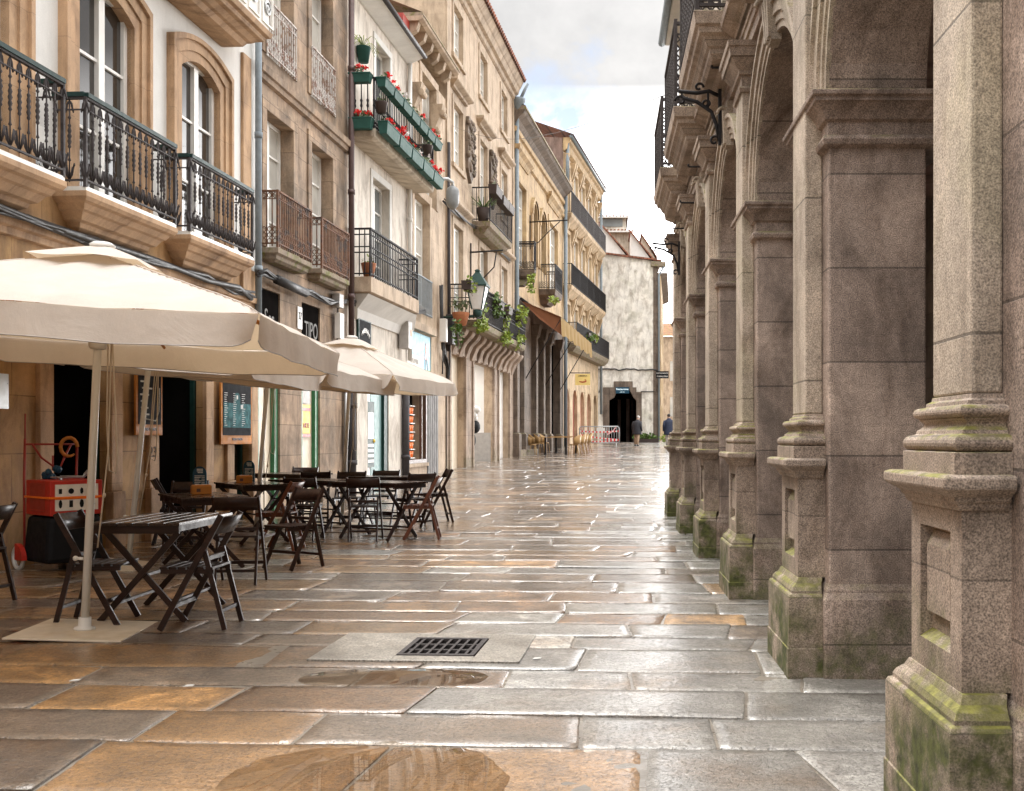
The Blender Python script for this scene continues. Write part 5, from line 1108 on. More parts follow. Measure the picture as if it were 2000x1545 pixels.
# ================================================================== CAFE TERRACE
def gp(px,py,z=0):         # street point under a picture point, z above the paving
    Y=8.0
    for _ in range(12): Y=(CAMH-gz(Y)-z)*FPX/(py-VY)
    return ((px-VX)*Y/FPX,Y)
def loft(mb,rings,n=12,smooth=True):
    vs=[];fs=[];m=len(rings)
    for (cx,cy,z,rx,ry) in rings:
        for k in range(n): t=2*math.pi*k/n; vs.append((cx+rx*math.cos(t),cy+ry*math.sin(t),z))
    for i in range(m-1):
        for k in range(n): k2=(k+1)%n; fs.append((i*n+k,i*n+k2,(i+1)*n+k2,(i+1)*n+k))
    fs.append(tuple(reversed(range(n)))); fs.append(tuple((m-1)*n+k for k in range(n))); mb.add(vs,fs,smooth)
def parasol(x,y,a,ze,za,yaw,tilt,label,seed,plate=True,cord=True):
    r_=random.Random(seed); r=empty('parasol',label,'parasol',(x,y,gz(y)+.004),0,'cream parasols over the terrace'); r.rotation_euler=(tilt[1],tilt[0],yaw)
    m=MB(); n=40; vs=[];fs=[]; ph=r_.uniform(0,6)
    H=lambda X,Y: 0
    for i in range(n+1):
        for j in range(n+1):
            X=-a+2*a*i/n; Y=-a+2*a*j/n; q=max(abs(X),abs(Y))/a; t=math.atan2(Y,X); rib=abs(math.cos(4*t))
            z=ze+(za-ze)*(1-q)**1.0-.04*math.sin(math.pi*min(1,q))*(1-rib)-.014*q**6*(1-rib)
            rr=math.hypot(X,Y); q2=q**7
            z-=.0 if q<.9 else .03*((q-.9)/.1)**2
            z+=.006*math.sin(9*X+ph)*math.sin(8*Y+ph*2)*q
            vs.append((X,Y,z))
    for i in range(n):
        for j in range(n): p=i*(n+1)+j; fs.append((p,p+n+1,p+n+2,p+1))
    m.add(vs,fs,True); can=m.build('canopy',M['canvas'],r)
    for sx,sy in ((1,1),(1,-1),(-1,1),(-1,-1)):
        m=MB(); m.tube([(vs[(n//2+sx*q)*(n+1)+n//2+sy*q][0],vs[(n//2+sx*q)*(n+1)+n//2+sy*q][1],vs[(n//2+sx*q)*(n+1)+n//2+sy*q][2]+.001) for q in range(5,n//2+1)],.005,4); m.build('seam',M['canvas'],can)
    zedge=ze-.03
    for sd in range(4):
        m=MB(); ca,sa=math.cos(sd*math.pi/2),math.sin(sd*math.pi/2); N=44; vs=[];fs=[]; p1,p2=r_.uniform(0,6),r_.uniform(0,6)
        L=5
        for k in range(N+1):
            u=-1+2*k/N; X=a*u; e=max(0,(abs(u)-.88)/.12); q=1; t=math.atan2(1,u); rib=abs(math.cos(4*math.atan2(-1,u) ))
            ztop=ze-.032-.014*(1-rib); hh=.20+.006*math.sin(5*u+p1)-.05*e**2.2
            for l in range(L+1):
                w=l/L; out=.02*w+(.010*math.sin(5*u+p1)+.008*math.sin(13*u+p2)+.004*math.sin(31*u+p1*2))*w**1.2+.06*e*w*math.sin(p2+sd)
                X2=X*(1+.0*w)-(.05*math.copysign(1,u)*e*w); Y2=-a-out*.9-.006
                vs.append((X2*ca-Y2*sa,X2*sa+Y2*ca,ztop-hh*w+.0))
        for k in range(N):
            for l in range(L): p=k*(L+1)+l; fs.append((p,p+1,p+L+2,p+L+1))
        m.add(vs,fs,True); va_=m.build('valance',M['canvas'],r); m=MB(); m.tube([vs[k*(L+1)+L] for k in range(N+1)],.004,4); m.build('hem',M['hem'],va_)
    m=MB(); c=.25*a; n2=16; vs=[];fs=[]
    for i in range(n2+1):
        for j in range(n2+1):
            X=-c+2*c*i/n2;Y=-c+2*c*j/n2;q=max(abs(X),abs(Y))/c
            vs.append((X,Y,za+.05-.13*q**1.5+.010*math.sin(4*X/c+ph)*q+.008*math.sin(5*Y/c)*q))
    for i in range(n2):
        for j in range(n2): p=i*(n2+1)+j; fs.append((p,p+n2+1,p+n2+2,p+1))
    m.add(vs,fs,True); m.build('vent_cap',M['canvas'],r)
    m=MB(); m.lathe(0,0,[(.085,za+.04),(.09,za+.06),(.06,za+.08),(.02,za+.083)],10); m.build('finial',M['white_paint'],r)
    m=MB(); m.tube([(0,0,.02),(0,0,1.0),(0,0,za+.08)],.028,14); m.build('pole',M['pole_cream'],r)
    m=MB(); m.tube([(-.03,0,.52),(-.075,0,.52)],.012,6); m.blob((-.085,0,.52),.02,.02,.02); m.build('clamp',M['white_paint'],r)
    zh=ze-.02
    for k in range(8):
        t=k*math.pi/4; q=a*.985/max(abs(math.cos(t)),abs(math.sin(t))); m=MB()
        m.tube([(.04*math.cos(t),.04*math.sin(t),za-.03),(q*math.cos(t),q*math.sin(t),ze-.055)],.013,5)
        f=.5; m.tube([(.05*math.cos(t),.05*math.sin(t),zh-.12),(q*f*math.cos(t),q*f*math.sin(t),za-.03+(ze-.02-za)*f)],.010,5); m.build('rib',M['lightwood'],r)
    m=MB(); m.lathe(0,0,[(.05,zh-.17),(.065,zh-.15),(.065,zh-.09),(.05,zh-.07)],10); m.build('runner',M['pole_cream'],r)
    if plate:
        m=MB(); m.box(-.39,.39,-.39,.39,0,.014); m.build('base_plate',M['plate_cream'],r,bevel=.003); m=MB(); m.lathe(0,0,[(.075,.014),(.07,.03),(.045,.035),(.042,.10)],14); m.build('base_collar',M['pole_cream'],r)
    if cord:
        m=MB(); m.tube([(.07,0,zh-.1),(.08,.02,1.5),(.11,.03,1.16),(.16,.02,1.14),(.17,.01,1.25),(.10,0,zh-.1)],.006,5); m.tube([(.09,.01,zh-.1),(.10,.02,1.3),(.08,.02,.95),(.06,.01,.6)],.006,5); m.blob((.085,.02,.98),.014,.014,.02); m.build('cord',M['cord'],r)
    return r
parasol(-3.72,7.55,1.47,2.22,2.72,R(5),(.045,0),'big cream parasol on a square plate beside the nearest terrace table',1)
parasol(-5.03,11.15,1.5,2.31,2.70,R(2),(.10,0),'cream parasol by the dark doorways, canopy half hidden by the big front parasol',2)
parasol(-4.62,14.0,1.35,2.30,2.64,R(-6),(.08,0),'cream parasol mid terrace, its canopy mostly hidden by two others',3)
parasol(-3.95,15.95,1.23,2.30,2.80,R(-12),(.06,0),'cream parasol furthest up the street with its whole peaked canopy showing',4)

# ------------------------------------------------------------------ folding chairs and tables
def make_chair(mat='wenge'):
    r=empty('folding_chair','','chair'); w=M[mat]; wz=w
    for sg in (-1,1):
        m=MB(); m.bar((.21,sg*.205,0),(-.235,sg*.205,.83),.022,.042,(1,0,.5)); m.build('leg',wz,r,bevel=.003)
        m=MB(); m.bar((-.25,sg*.18,0),(-.105,sg*.18,.57),.022,.036,(1,0,.3)); m.build('leg',wz,r,bevel=.003)
    m=MB()
    for k in range(6): x=-.165+.066*k; m.box(x,x+.052,-.19,.19,.437,.455)
    for sg in (-1,1): m.box(-.17,.215,sg*.17-.012,sg*.17+.012,.405,.437)
    m.build('seat',w,r,bevel=.002)
    m=MB(); n=8; vs=[];fs=[]
    for k in range(n+1):
        u=-1+2*k/n; y=.195*u; bow=-.045*(1-u*u)
        for (z,xx) in ((.70,-.168),(.82,-.232)):
            vs+=[(xx+bow,y,z),(xx+bow-.016,y,z-.006)]
    for k in range(n):
        a=4*k;b=a+4; fs+=[(a,b,b+2,a+2),(a+3,b+3,b+1,a+1),(a+2,b+2,b+3,a+3),(a+1,b+1,b,a)]
    m.add(vs,fs,True); m.build('backrest',w,r)
    m=MB(); m.box(.1,.125,-.195,.195,.16,.19); m.build('stretcher',w,r); m=MB(); m.box(-.225,-.205,-.17,.17,.12,.145); m.build('stretcher',w,r)
    m=MB(); m.box(-.13,-.105,-.17,.17,.50,.53); m.build('stretcher',w,r)
    return r
ch_d=make_chair('wenge'); ch_r=make_chair('redwood'); used=set()
def chair(x,y,deg,label,red=False):
    k='r' if red else 'd'; src=ch_r if red else ch_d
    if k in used: o=copy_tree(src)
    else: o=src; used.add(k)
    o.location=(x,y,gz(y)+.002); o.rotation_euler=(0,0,R(deg)); o['label']=label; o['group']='folding chairs of the terrace'; return o
chair(-2.98,7.78,180,'dark folding chair facing the nearest table from its street side')
chair(-3.80,7.95,4,'dark folding chair behind the front parasol pole, facing the nearest table')
chair(-5.27,8.8,172,'dark folding chair cut off by the left edge of the photo',)
chair(-3.44,10.0,98,'dark folding chair with its back turned, just behind the nearest table')
chair(-3.92,12.75,176,'reddish brown folding chair seen side on at the table with the second menu card',True)
chair(-3.25,11.05,238,'dark folding chair standing alone on the wet paving, angled towards the nearest table')
chair(-3.12,13.85,95,'dark folding chair tucked under the street end of the long joined tables')
chair(-3.95,13.95,90,'dark folding chair tucked under the wall end of the long joined tables')
chair(-2.42,14.05,186,'reddish brown folding chair at the street end of the long joined tables',True)
chair(-2.62,16.5,200,'dark folding chair furthest out in the street at the corner of the terrace')
chair(-2.72,15.3,128,'dark folding chair turned slightly behind the reddish end chair')
chair(-4.95,17.3,268,'dark folding chair with only its back rail showing above the table nearest the green doors')
chair(-3.75,15.55,270,'dark folding chair backed against the drainpipe side of the long joined tables')
chair(-3.35,16.0,262,'dark folding chair whose back rail shows in front of the teal door')
chair(-4.98,12.55,276,'dark folding chair behind the box on the table in front of the doorway')
chair(-5.45,13.4,20,'dark folding chair half hidden between the doorway and the second menu table')
chair(-4.35,15.9,110,'dark folding chair in the shade behind the joined tables')
def make_table():
    r=empty('folding_table','','table'); w=M['wenge']
    m=MB(); n=6; W=.70; L=1.12
    for k in range(n): x=-W/2+W*k/n; m.box(x+.005,x+W/n-.005,-L/2,L/2,.735,.757)
    t=m.build('tabletop',M['wenge_top'],r,bevel=.003)
    m=MB()
    for y in (-L/2+.03,L/2-.055): m.box(-W/2+.02,W/2-.02,y,y+.025,.675,.734)
    for x in (-W/2+.02,W/2-.045): m.box(x,x+.025,-L/2+.056,L/2-.056,.69,.734)
    m.build('apron',w,r)
    for y,o in ((-.40,0),(.40,0)):
        m=MB(); m.bar((-.32,y,0),(.30,y,.70),.024,.045,(0,0,1)); m.build('leg',M['wenge_z'],r,bevel=.003)
        m=MB(); m.bar((.32,y+.026,0),(-.30,y+.026,.70),.024,.045,(0,0,1)); m.build('leg',M['wenge_z'],r,bevel=.003)
    m=MB(); m.bar((-.2,-.39,.14),(-.2,.40,.14),.03,.022); m.bar((.2,-.37,.14),(.2,.42,.14),.03,.022); m.bar((0,-.39,.345),(0,.40,.345),.02,.02); m.build('stretcher',w,r)
    return r
tb=make_table()
TABS=[(-3.46,8.30,0,'dark slatted folding table nearest the camera, wet and empty'),(-4.25,11.2,34,'dark folding table with a dark blue menu card in front of the doorway'),(-4.55,13.75,38,'dark folding table with a second menu card under the middle parasol'),
 (-4.95,16.75,60,'dark folding table beside the green framed doors'),(-4.02,14.75,62,'dark table forming the wall half of the long joined pair'),(-3.0,14.15,62,'dark table forming the street half of the long joined pair'),(-3.15,15.75,80,'dark table behind the long joined pair, in front of the teal door')]
for i,(x,y,a,lb) in enumerate(TABS):
    o=tb if i==0 else copy_tree(tb); o.location=(x,y,gz(y)+.002); o.rotation_euler=(0,0,R(a)); o['label']=lb; o['group']='folding tables of the terrace'
# upright menus and napkin boxes
def menu(x,y,deg,lb):
    zt=gz(y)+.759; r=empty('menu_card',lb,'menu',(x,y,zt),R(deg),'menu cards on the terrace tables'); m=MB(); n=14
    pts=[(-.075,0,0),(.075,0,0),(.075,0,.20)]+[(.075*math.cos(math.pi*k/n),0,.20+.085*math.sin(math.pi*k/n)) for k in range(1,n)]+[(-.075,0,.20)]
    m.prism(pts,(0,.01,0)); m.build('card',M['navy'],r); m=MB()
    for k in range(9): m.box(-.055,-.055+.05+.03*((k*7)%3)/2,-.002,0,.03+.018*k,.037+.018*k); m.box(.02,.055,-.002,0,.03+.018*k,.036+.018*k)
    for k in range(3): m.box(-.03+.01*(k==0),.035,-.002,0,.21+.018*k,.221+.018*k)
    m.build('lettering',M['chalk_white'],r)
def nbox(x,y,deg,lb):
    zt=gz(y)+.759; r=empty('napkin_box',lb,'box',(x,y,zt),R(deg),'wooden boxes on the terrace tables'); m=MB(); m.stack([(0,-.1,.1,-.07,.07),(.085,-.1,.1,-.07,.07),(.10,-.085,.085,-.055,.055)]); m.build('case',M['lightwood'],r,bevel=.004)
    m=MB(); m.box(-.055,-.015,-.072,-.069,.025,.06); m.build('mark',M['brown_paint'],r); m=MB(); m.box(-.06,.06,-.03,.03,.1005,.104); m.build('napkins',M['white_paint'],r)
menu(-4.50,11.75,6,'arched dark blue menu card standing beside the wooden box in front of the doorway'); nbox(-4.33,11.35,28,'honey coloured wooden napkin box on the table in front of the doorway')
menu(-4.72,14.05,4,'arched dark blue menu card on the further table under the middle parasol'); nbox(-4.68,13.75,18,'honey coloured wooden napkin box on the further table under the middle parasol')
# chalkboards in honey wood frames
def board(px0,px1,pyt,pyb,lb,teal):
    a0,a1=A.s(px0,.07),A.s(px1,.07); z1,z0=A.z(px0,pyt,.07),A.z(px0,pyb,.07); w=(a1-a0)/2; h=z1-z0; r=A.thing('chalkboard',lb,'sign',(a0+a1)/2,.065,z0,'framed chalkboards on the stone piers')
    m=MB(); m.box(-w,w,-.03,0,0,h); f=m.build('frame',M['lightwood'],r,bevel=.006); m=MB(); b0=h*.135; m.box(-w+.05,w-.05,-.036,-.029,b0,h-.05); m.build('slate',M['chalk'],r)
    m=MB(); r_=random.Random(int(px0))
    if teal: 
        m.box(-w+.07,w-.07,-.039,-.035,b0+.12,h*.62); m.lathe(0,0,[(.001,0),(.001,.001)],3); m.prism([(-.12,-.039,h*.62),(.10,-.039,h*.62),(.10,-.039,h*.72),(.04,-.039,h*.78),(-.06,-.039,h*.78),(-.12,-.039,h*.72)],(0,.003,0)); m.build('chalk_drawing',M['chalk_teal'],r); m=MB()
        for c in range(3):
            for k in range(16): x=-w+.09+c*(2*w-.18)/3; m.box(x,x+r_.uniform(.05,.13),-.042,-.038,b0+.15+.033*k,b0+.158+.033*k)
        m.box(.12,.2,-.042,-.038,h*.54,h*.6); m.box(-.04,.01,-.042,-.038,h*.68,h*.74)
    else:
        for k in range(9):
            z=b0+.12+.085*k; x=-w+.09+r_.uniform(0,.05); m.box(x,x+r_.uniform(.12,.3),-.039,-.035,z,z+.022)
        m.tube([(w-.1,-.038,h*.6),(w-.12,-.038,h*.3),(w-.2,-.038,b0+.05),(-w+.1,-.038,b0+.08)],.008,4)
    m.build('chalk_writing',M['chalk_white'],r)
    text('lettering','TAPAS Y VINOS',.055,M['brown_paint'],r,(0,-.034,b0*.55))
board(262,314,690,850,'honey framed chalkboard with white handwriting on the pier between two dark doorways',False); board(429,489,735,868,'honey framed chalkboard with a teal chalk menu on the pier beside the green door',True)
# red box strapped on a two wheeled cart
ct_=empty('handcart','old two wheeled handcart carrying a red lacquered picture box and a draped black cloth','cart',(-5.64,11.02,gz(11)),R(-38))
m=MB(); m.stack([(.57,-.27,.27,-.27,.27),(.93,-.27,.27,-.27,.27)]); bx_=m.build('picture_box',M['red_gloss'],ct_,bevel=.01)
m=MB(); m.box(.269,.276,-.22,.22,.62,.89); p=m.build('picture_panel',M['art_cream'],bx_); m=MB()
for c in range(4):
    for q in range(2): m=MB(); e=(.018,.026,.022,.03)[(c+q*2)%4]; h_=(.045,.036,.05,.03)[(c*2+q)%4]; N0=(8,4,8,6)[(c+q)%4]; m.prism([(.2765,-.2+.108*c+.032+e*math.cos(t*6.283/N0+.785),.69+.13*q+h_*math.sin(t*6.283/N0+.785)) for t in range(N0)],(.002,0,0)); m.build('portrait',M['black'],bx_)
m=MB(); m.box(.266,.277,-.22,.22,.735,.75)
for (x0,x1,y0,y1) in ((-.28,.28,-.285,-.268),(-.28,.28,.268,.285),(.268,.285,-.28,.28)): m.box(x0,x1,y0,y1,.745,.765)
m.build('strap',M['orange'],bx_)
m=MB(); m.box(-.17,.17,-.274,-.268,.63,.9); m.box(-.16,.16,-.2741,-.2681,.61,.617); m.build('drawer',M['red_paint'],bx_)
m=MB(); m.tube([(.02,-.05,.93),(.02,-.05,.96),(.2,.1,.96),(.22,.12,1.0)],.018,6); m.blob((.24,.14,1.0),.04,.04,.04); m.box(-.05,.12,-.12,-.08,.95,.965); m.build('crank',M['grey_metal'],bx_)
m=MB(); m.stack([(.08,-.3,.28,-.3,.3),(.3,-.28,.27,-.29,.29),(.56,-.26,.26,-.27,.27)]); m.build('black_cloth',M['black'],ct_,bevel=.05)
for sg in (-1,1):
    m=MB(); m.tube([(-.30,sg*.27,.12),(-.31,sg*.27,.9),(-.29,sg*.27,1.36 if sg<0 else 1.3)],.014,6)
    if sg<0: m.tube([(-.29,sg*.27,1.36),(-.285,sg*.27,1.62)],.008,5)
    m.build('frame',M['red_paint'],ct_)
m=MB(); m.tube([(-.29,-.27,1.3),(-.29,.27,1.3)],.012,6); m.tube([(-.28,-.2,1.3),(-.26,-.12,1.16),(-.25,.06,1.02),(-.26,.12,1.16),(-.28,.2,1.3)],.012,6); m.tube([(-.26,0,1.18),(-.26,0,1.02)],.01,5); m.build('handle',M['red_paint'],ct_)
m=MB(); m.tube([(-.24+.0*k,.16+.09*math.cos(k*.45),1.27+.1*math.sin(k*.45)) for k in range(13)],[.02]*10+[.018,.014,.01],7); m.build('horn',M['lightwood'],ct_)
m=MB(); r_=random.Random(4)
for k in range(10): m.blob((-.25+r_.uniform(-.05,.05),r_.uniform(-.08,.06),.99+r_.uniform(-.07,.07)),.035,.035,.04,6,4)
m.build('trinkets',M['navy'],ct_)
for sg in (-1,1):
    m=MB(); m.tube([(-.3+.115*math.cos(t*.393),sg*.33,.12+.115*math.sin(t*.393)) for t in range(17)],.022,7); w=m.build('wheel',M['pole_cream'],ct_)
    m=MB(); m.tube([(-.3,sg*.27,.12),(-.3,sg*.35,.12)],.03,8); m.build('hub',M['black'],w)
    m=MB(); m.prism([(-.3,sg*.37,.10)]+[(-.3+.17*math.sin(t*.2618),sg*.37,.10+.17*math.cos(t*.2618)) for t in range(0,7)],(0,-.05*sg,0)); m.build('mudguard',M['red_gloss'],ct_)

# ------------------------------------------------------------------ flowers on the balconies
ORD=['first','second','third','fourth','fifth','sixth','seventh','eighth','ninth']
def flower_box(f,a,p,z,L,lb,seed,side=False,red=6,white=1,green=16,h=.21):
    r_=random.Random(seed); r=f.thing('flower_box',lb,'flower box',a,p,z,'green flower boxes on the white balcony house')
    if side: r.rotation_euler[2]+=R(90)
    m=MB(); l=L/2; m.stack([(0,-l+.03,l-.03,-.08,.08),(h-.03,-l,l,-.11,.11),(h-.029,-l-.012,l+.012,-.12,.12),(h,-l-.012,l+.012,-.12,.12)]); m.build('trough',M['pot_green'],r,bevel=.005)
    m=MB(); m.leaves((0,0,h+.05),(l*.9,.12,.09),green*4,.08,0,r_); m.build('foliage',M['leaf_g'],r)
    for (n,mt,nm) in ((red,'petal','red_bloom'),(white,'petal_w','white_bloom')):
        if n:
            for _ in range(n):
                m=MB(); c=(r_.uniform(-l*.85,l*.85),r_.uniform(-.12,.08),h+r_.uniform(.08,.2))
                for q in range(7): m.leaves(c,(.055,.05,.045),4,.06,0,r_)
                m.build(nm,M[mt],r)
    return r
n=7; step=(fe-.04)/n
for k in range(n): flower_box(C,.04+step*(k+.5),.70,ZC2+.90,step*.95,'green flower box on the top rail of the flower balcony, %s from the near corner'%ORD[k],50+k,False,[2,4,1,0,2,2,3][k],[0,0,1,0,0,1,0][k],9,.2)
n=5; step=(fe-.04)/n
for k in range(n): flower_box(C,.04+step*(k+.5),.74,ZC2-.10,step*.95,'green flower box along the floor edge of the flower balcony, %s from the near corner'%ORD[k],70+k,False,[4,5,3,2,5][k],[1,3,1,1,2][k],[10,10,26,24,12][k],.27)
flower_box(C,-.06,.30,ZC2+.93,.46,'short green flower box on the top rail at the near end of the flower balcony',90,True,3,0,10,.2); flower_box(C,-.06,.32,ZC2-.05,.48,'short green flower box low at the near end of the flower balcony',91,True,4,0,12,.24)
hp=C.thing('hanging_pot','green wall pot with long arching leaves high on the white flower balcony house','plant pot',C.s(708,.12),.14,C.z(708,108,.12))
m=MB(); m.lathe(0,0,[(.11,-.16),(.16,.16),(.17,.17),(.15,.18)],10); m.build('pot',M['pot_green'],hp); m=MB(); r_=random.Random(8)
for k in range(34):
    t=r_.uniform(0,6.28); L=r_.uniform(.35,.9); pts=[(math.cos(t)*L*q*.8,math.sin(t)*L*q*.5,.16+1.0*L*q-1.05*L*q*q) for q in (0,.25,.5,.75,1)]
    for p,q in zip(pts,pts[1:]): m.bar(p,q,.012,.004)
m.build('foliage',M['leaf_y'],hp)
for k,(px,py) in enumerate(((745,210),(835,293))):
    o=C.thing('balcony_pot',('dark brown pot hooked on the near corner of the flower balcony railing','dark brown pot hooked near the far end of the flower balcony railing')[k],'plant pot',C.s(px,.72),.72,C.z(px,py,.72)); m=MB(); m.lathe(0,0,[(.09,-.13),(.135,.09),(.14,.11)],10); m.build('pot',M['pot_dark'],o); m=MB(); m.leaves((0,0,.15),(.14,.14,.08),24,.07,.1,random.Random(k)); m.build('foliage',M['leaf_g'],o)
o=C.thing('terracotta_pot','terracotta pot on the corner of the lower plain balcony','plant pot',.3,.36,ZC1+.0); m=MB(); m.lathe(0,0,[(.1,.0),(.16,.28),(.17,.3)],10); m.build('pot',M['terracotta'],o); m=MB(); m.leaves((0,0,.36),(.12,.12,.1),20,.09); m.build('foliage',M['leaf_y'],o)
# climbing plants on the long balcony of the cream house
def plant(f,a,p,z,rad,n,size,mt,lb,seed,pot=None,droop=.2,grp='plants on the long cream house balcony',name='balcony_plant'):
    r=f.thing(name,lb,'plant',a,p,z,grp); r_=random.Random(seed)
    if pot: m=MB(); m.stack([(-.12,-pot,pot,-.12,.12),(.12,-pot-.03,pot+.03,-.15,.15)]); m.build('planter',M['pot_dark'],r)
    m=MB()
    for k in range(max(3,n//40)): m.leaves((r_.uniform(-.6,.6)*rad[0],r_.uniform(-.4,.4)*rad[1],r_.uniform(-.7,.7)*rad[2]),(rad[0]*.5,rad[1]*.7,rad[2]*.45),40,size,droop,r_)
    m.build('foliage',M[mt],r); m=MB()
    for k in range(7): m.tube([(0,0,0),(r_.uniform(-.4,.4)*rad[0],r_.uniform(-.3,.3)*rad[1],r_.uniform(-.5,.5)*rad[2]),(r_.uniform(-.9,.9)*rad[0],r_.uniform(-.7,.7)*rad[1],r_.uniform(-.9,.9)*rad[2])],.008,4)
    m.build('stem',M['brown_paint'],r)
    return r
dp=lambda px,py,p=1.0:(D.s(px,p),p,D.z(px,py,p))
for i,(px,py,rad,n,sz,mt,lb,pot) in enumerate((
 (917,560,(.45,.2,.32),110,.12,'leaf_y','bushy yellow green plant in a black planter above the street lantern',.4),
 (940,615,(.45,.22,.5),170,.13,'leaf_y','trailing yellow green plant below the lantern on the long planted balcony',None),
 (972,598,(.55,.25,.55),240,.13,'leaf','dense green plant on the top rail near the middle of the long balcony',.4),
 (990,608,(.5,.22,.4),150,.12,'leaf_y','green plant with an orange bloom on the top rail of the long balcony',.35),
 (1014,622,(.55,.3,.55),220,.14,'leaf_y','light green climber covering the far corner of the long balcony rail',.3),
 (986,658,(.6,.22,.55),200,.13,'leaf_y','bright green plant hanging over the floor edge of the long balcony',None),
 (1016,668,(.5,.22,.42),150,.13,'leaf_y','loose green trailing plant at the lowest far corner of the long balcony',None),
 (893,655,(.3,.2,.5),110,.12,'leaf','green fern hanging under the near end of the long balcony',None))):
    a,p,z=dp(px,py); plant(D,a,p,z,rad,n,sz,mt,lb,200+i,pot)
o=D.thing('terracotta_pot','round terracotta pot held in a wire ring at the near end of the long balcony','plant pot',D.s(900,.6),.6,D.z(900,622,.6)); m=MB(); m.lathe(0,0,[(.16,-.2),(.24,.08),(.26,.16),(.24,.17)],12); m.build('pot',M['terracotta'],o); m=MB(); m.leaves((0,0,.4),(.4,.3,.2),70,.11); m.build('foliage',M['leaf_g'],o)
for k,(px,py) in enumerate(((968,375),(982,396),(993,408))):
    o=D.thing('window_planter','grey planter on the upper small iron balcony, %s from the near end'%ORD[k],'planter',D.s(px,.74),.74,D.z(px,py,.74),'grey planters on the small upper balcony'); m=MB(); m.stack([(-.16,-.5,.5,-.12,.12),(.14,-.55,.55,-.15,.15)]); m.build('trough',M['pot_dark'],o,bevel=.01); m=MB(); m.leaves((0,0,.2),(.45,.12,.08),24,.08); m.build('foliage',M['leaf_g'],o)
o=D.thing('potted_plant','spiky plant in a dark pot inside the small upper iron balcony','plant',D.s(944,.35),.35,ZD2); m=MB(); m.lathe(0,0,[(.16,0),(.24,.45)],10); m.build('pot',M['pot_dark'],o); m=MB(); r_=random.Random(6)
for k in range(30): t=r_.uniform(0,6.28); m.bar((0,0,.45),(.45*math.cos(t),.45*math.sin(t),.45+r_.uniform(.1,.35)),.03,.005)
m.build('foliage',M['leaf'],o)
plant(E,E.s(1040,.9),.9,E.z(1040,550,.9),(.5,.2,.4),120,.14,'leaf_y','small tuft of weeds growing from the first dark balcony of the yellow house',301,None,.1,'weeds on the far balconies','weed_tuft')
plant(E,E.s(1080,.9),.9,E.z(1080,582,.9),(1.3,.2,.3),150,.14,'leaf_y','long strip of weeds along the edge of the second dark balcony of the yellow house',302,None,.1,'weeds on the far balconies','weed_tuft')
plant(Fh,Fh.s(1148,.7),.7,Fh.z(1148,655,.7),(.7,.3,.4),120,.2,'leaf','bright green plant on the mossy balcony above the red doors',303,.4,0,'weeds on the far balconies')
plant(Fh,Fh.s(1160,.7),.7,Fh.z(1160,665,.7),(.8,.3,.3),110,.2,'leaf_y','yellow green plant next to the gable on the mossy balcony',304,.4,0,'weeds on the far balconies')
hd=empty('hedge_planter','low dark green hedge in a trough at the foot of the white gable','planter',(3.05,70.2,gz(70))); m=MB(); m.box(-.95,.75,-.3,.3,-.1,.25); m.build('trough',M['pot_dark'],hd); m=MB(); m.leaves((-.1,0,.35),(.85,.3,.28),420,.16); m.build('foliage',M['leaf'],hd)
hd=empty('small_shrub','small yellow green shrub by the downpipe at the corner of the gable','plant',(4.15,69.6,gz(70))); m=MB(); m.leaves((0,0,.3),(.3,.3,.3),90,.14); m.build('foliage',M['leaf_y'],hd); m=MB(); m.tube([(0,0,-.05),(0,0,.3)],.02,5); m.build('stem',M['brown_paint'],hd)

# ------------------------------------------------------------------ far cafe furniture, barrier
def make_rchair():
    r=empty('rattan_chair','','chair'); w=M['rattan']
    m=MB(); loft(m,[(0,0,.41,.21,.22),(0,0,.45,.23,.24),(0,0,.46,.22,.23)],12); m.build('seat',w,r)
    m=MB(); vs=[];fs=[];n=10
    for k in range(n+1):
        t=math.pi*.5+math.pi*(k/n)*1.0; 
        top=.70+.18*math.sin(math.pi*k/n)
        for (z,f) in ((.46,1.0),(.62,1.08),(top,1.22)):
            vs.append((.22*f*math.cos(t)-.02,.23*f*math.sin(t),z))
    for k in range(n):
        for l in range(2): a=3*k+l; fs.append((a,a+1,a+4,a+3))
    m.add(vs,fs,True); b=m.build('backrest',w,r); s_=b.modifiers.new('solid','SOLIDIFY'); s_.thickness=.025
    for sx,sy in ((1,1),(1,-1),(-1,1),(-1,-1)): m=MB(); m.tube([(.17*sx,.17*sy,.42),(.23*sx-.02,.21*sy,0)],.016,6); m.build('leg',w,r)
    return r
rch=make_rchair(); first=True
tw=empty('cafe_table','','table'); m=MB(); m.box(-.7,.7,-.38,.38,.72,.75); m.build('tabletop',M['rattan'],tw,bevel=.005)
for x in (-.45,.45): m=MB(); m.tube([(x,0,.02),(x,0,.72)],.04,8); m.box(x-.05,x+.05,-.28,.28,0,.03); m.build('leg',M['iron'],tw)
X0,Y0_=-1.85,46.6
for i,(dx_,dy_,lb) in enumerate(((0,-1.2,'pale wooden cafe table nearest the camera under the far awning'),(.12,1.0,'pale wooden cafe table behind the first one under the far awning'))):
    o=tw if i==0 else copy_tree(tw); o.location=(X0+dx_+.115*dy_,Y0_+dy_,gz(Y0_+dy_)); o['label']=lb; o['group']='far cafe tables'
side=['wall side','street side']; k=0
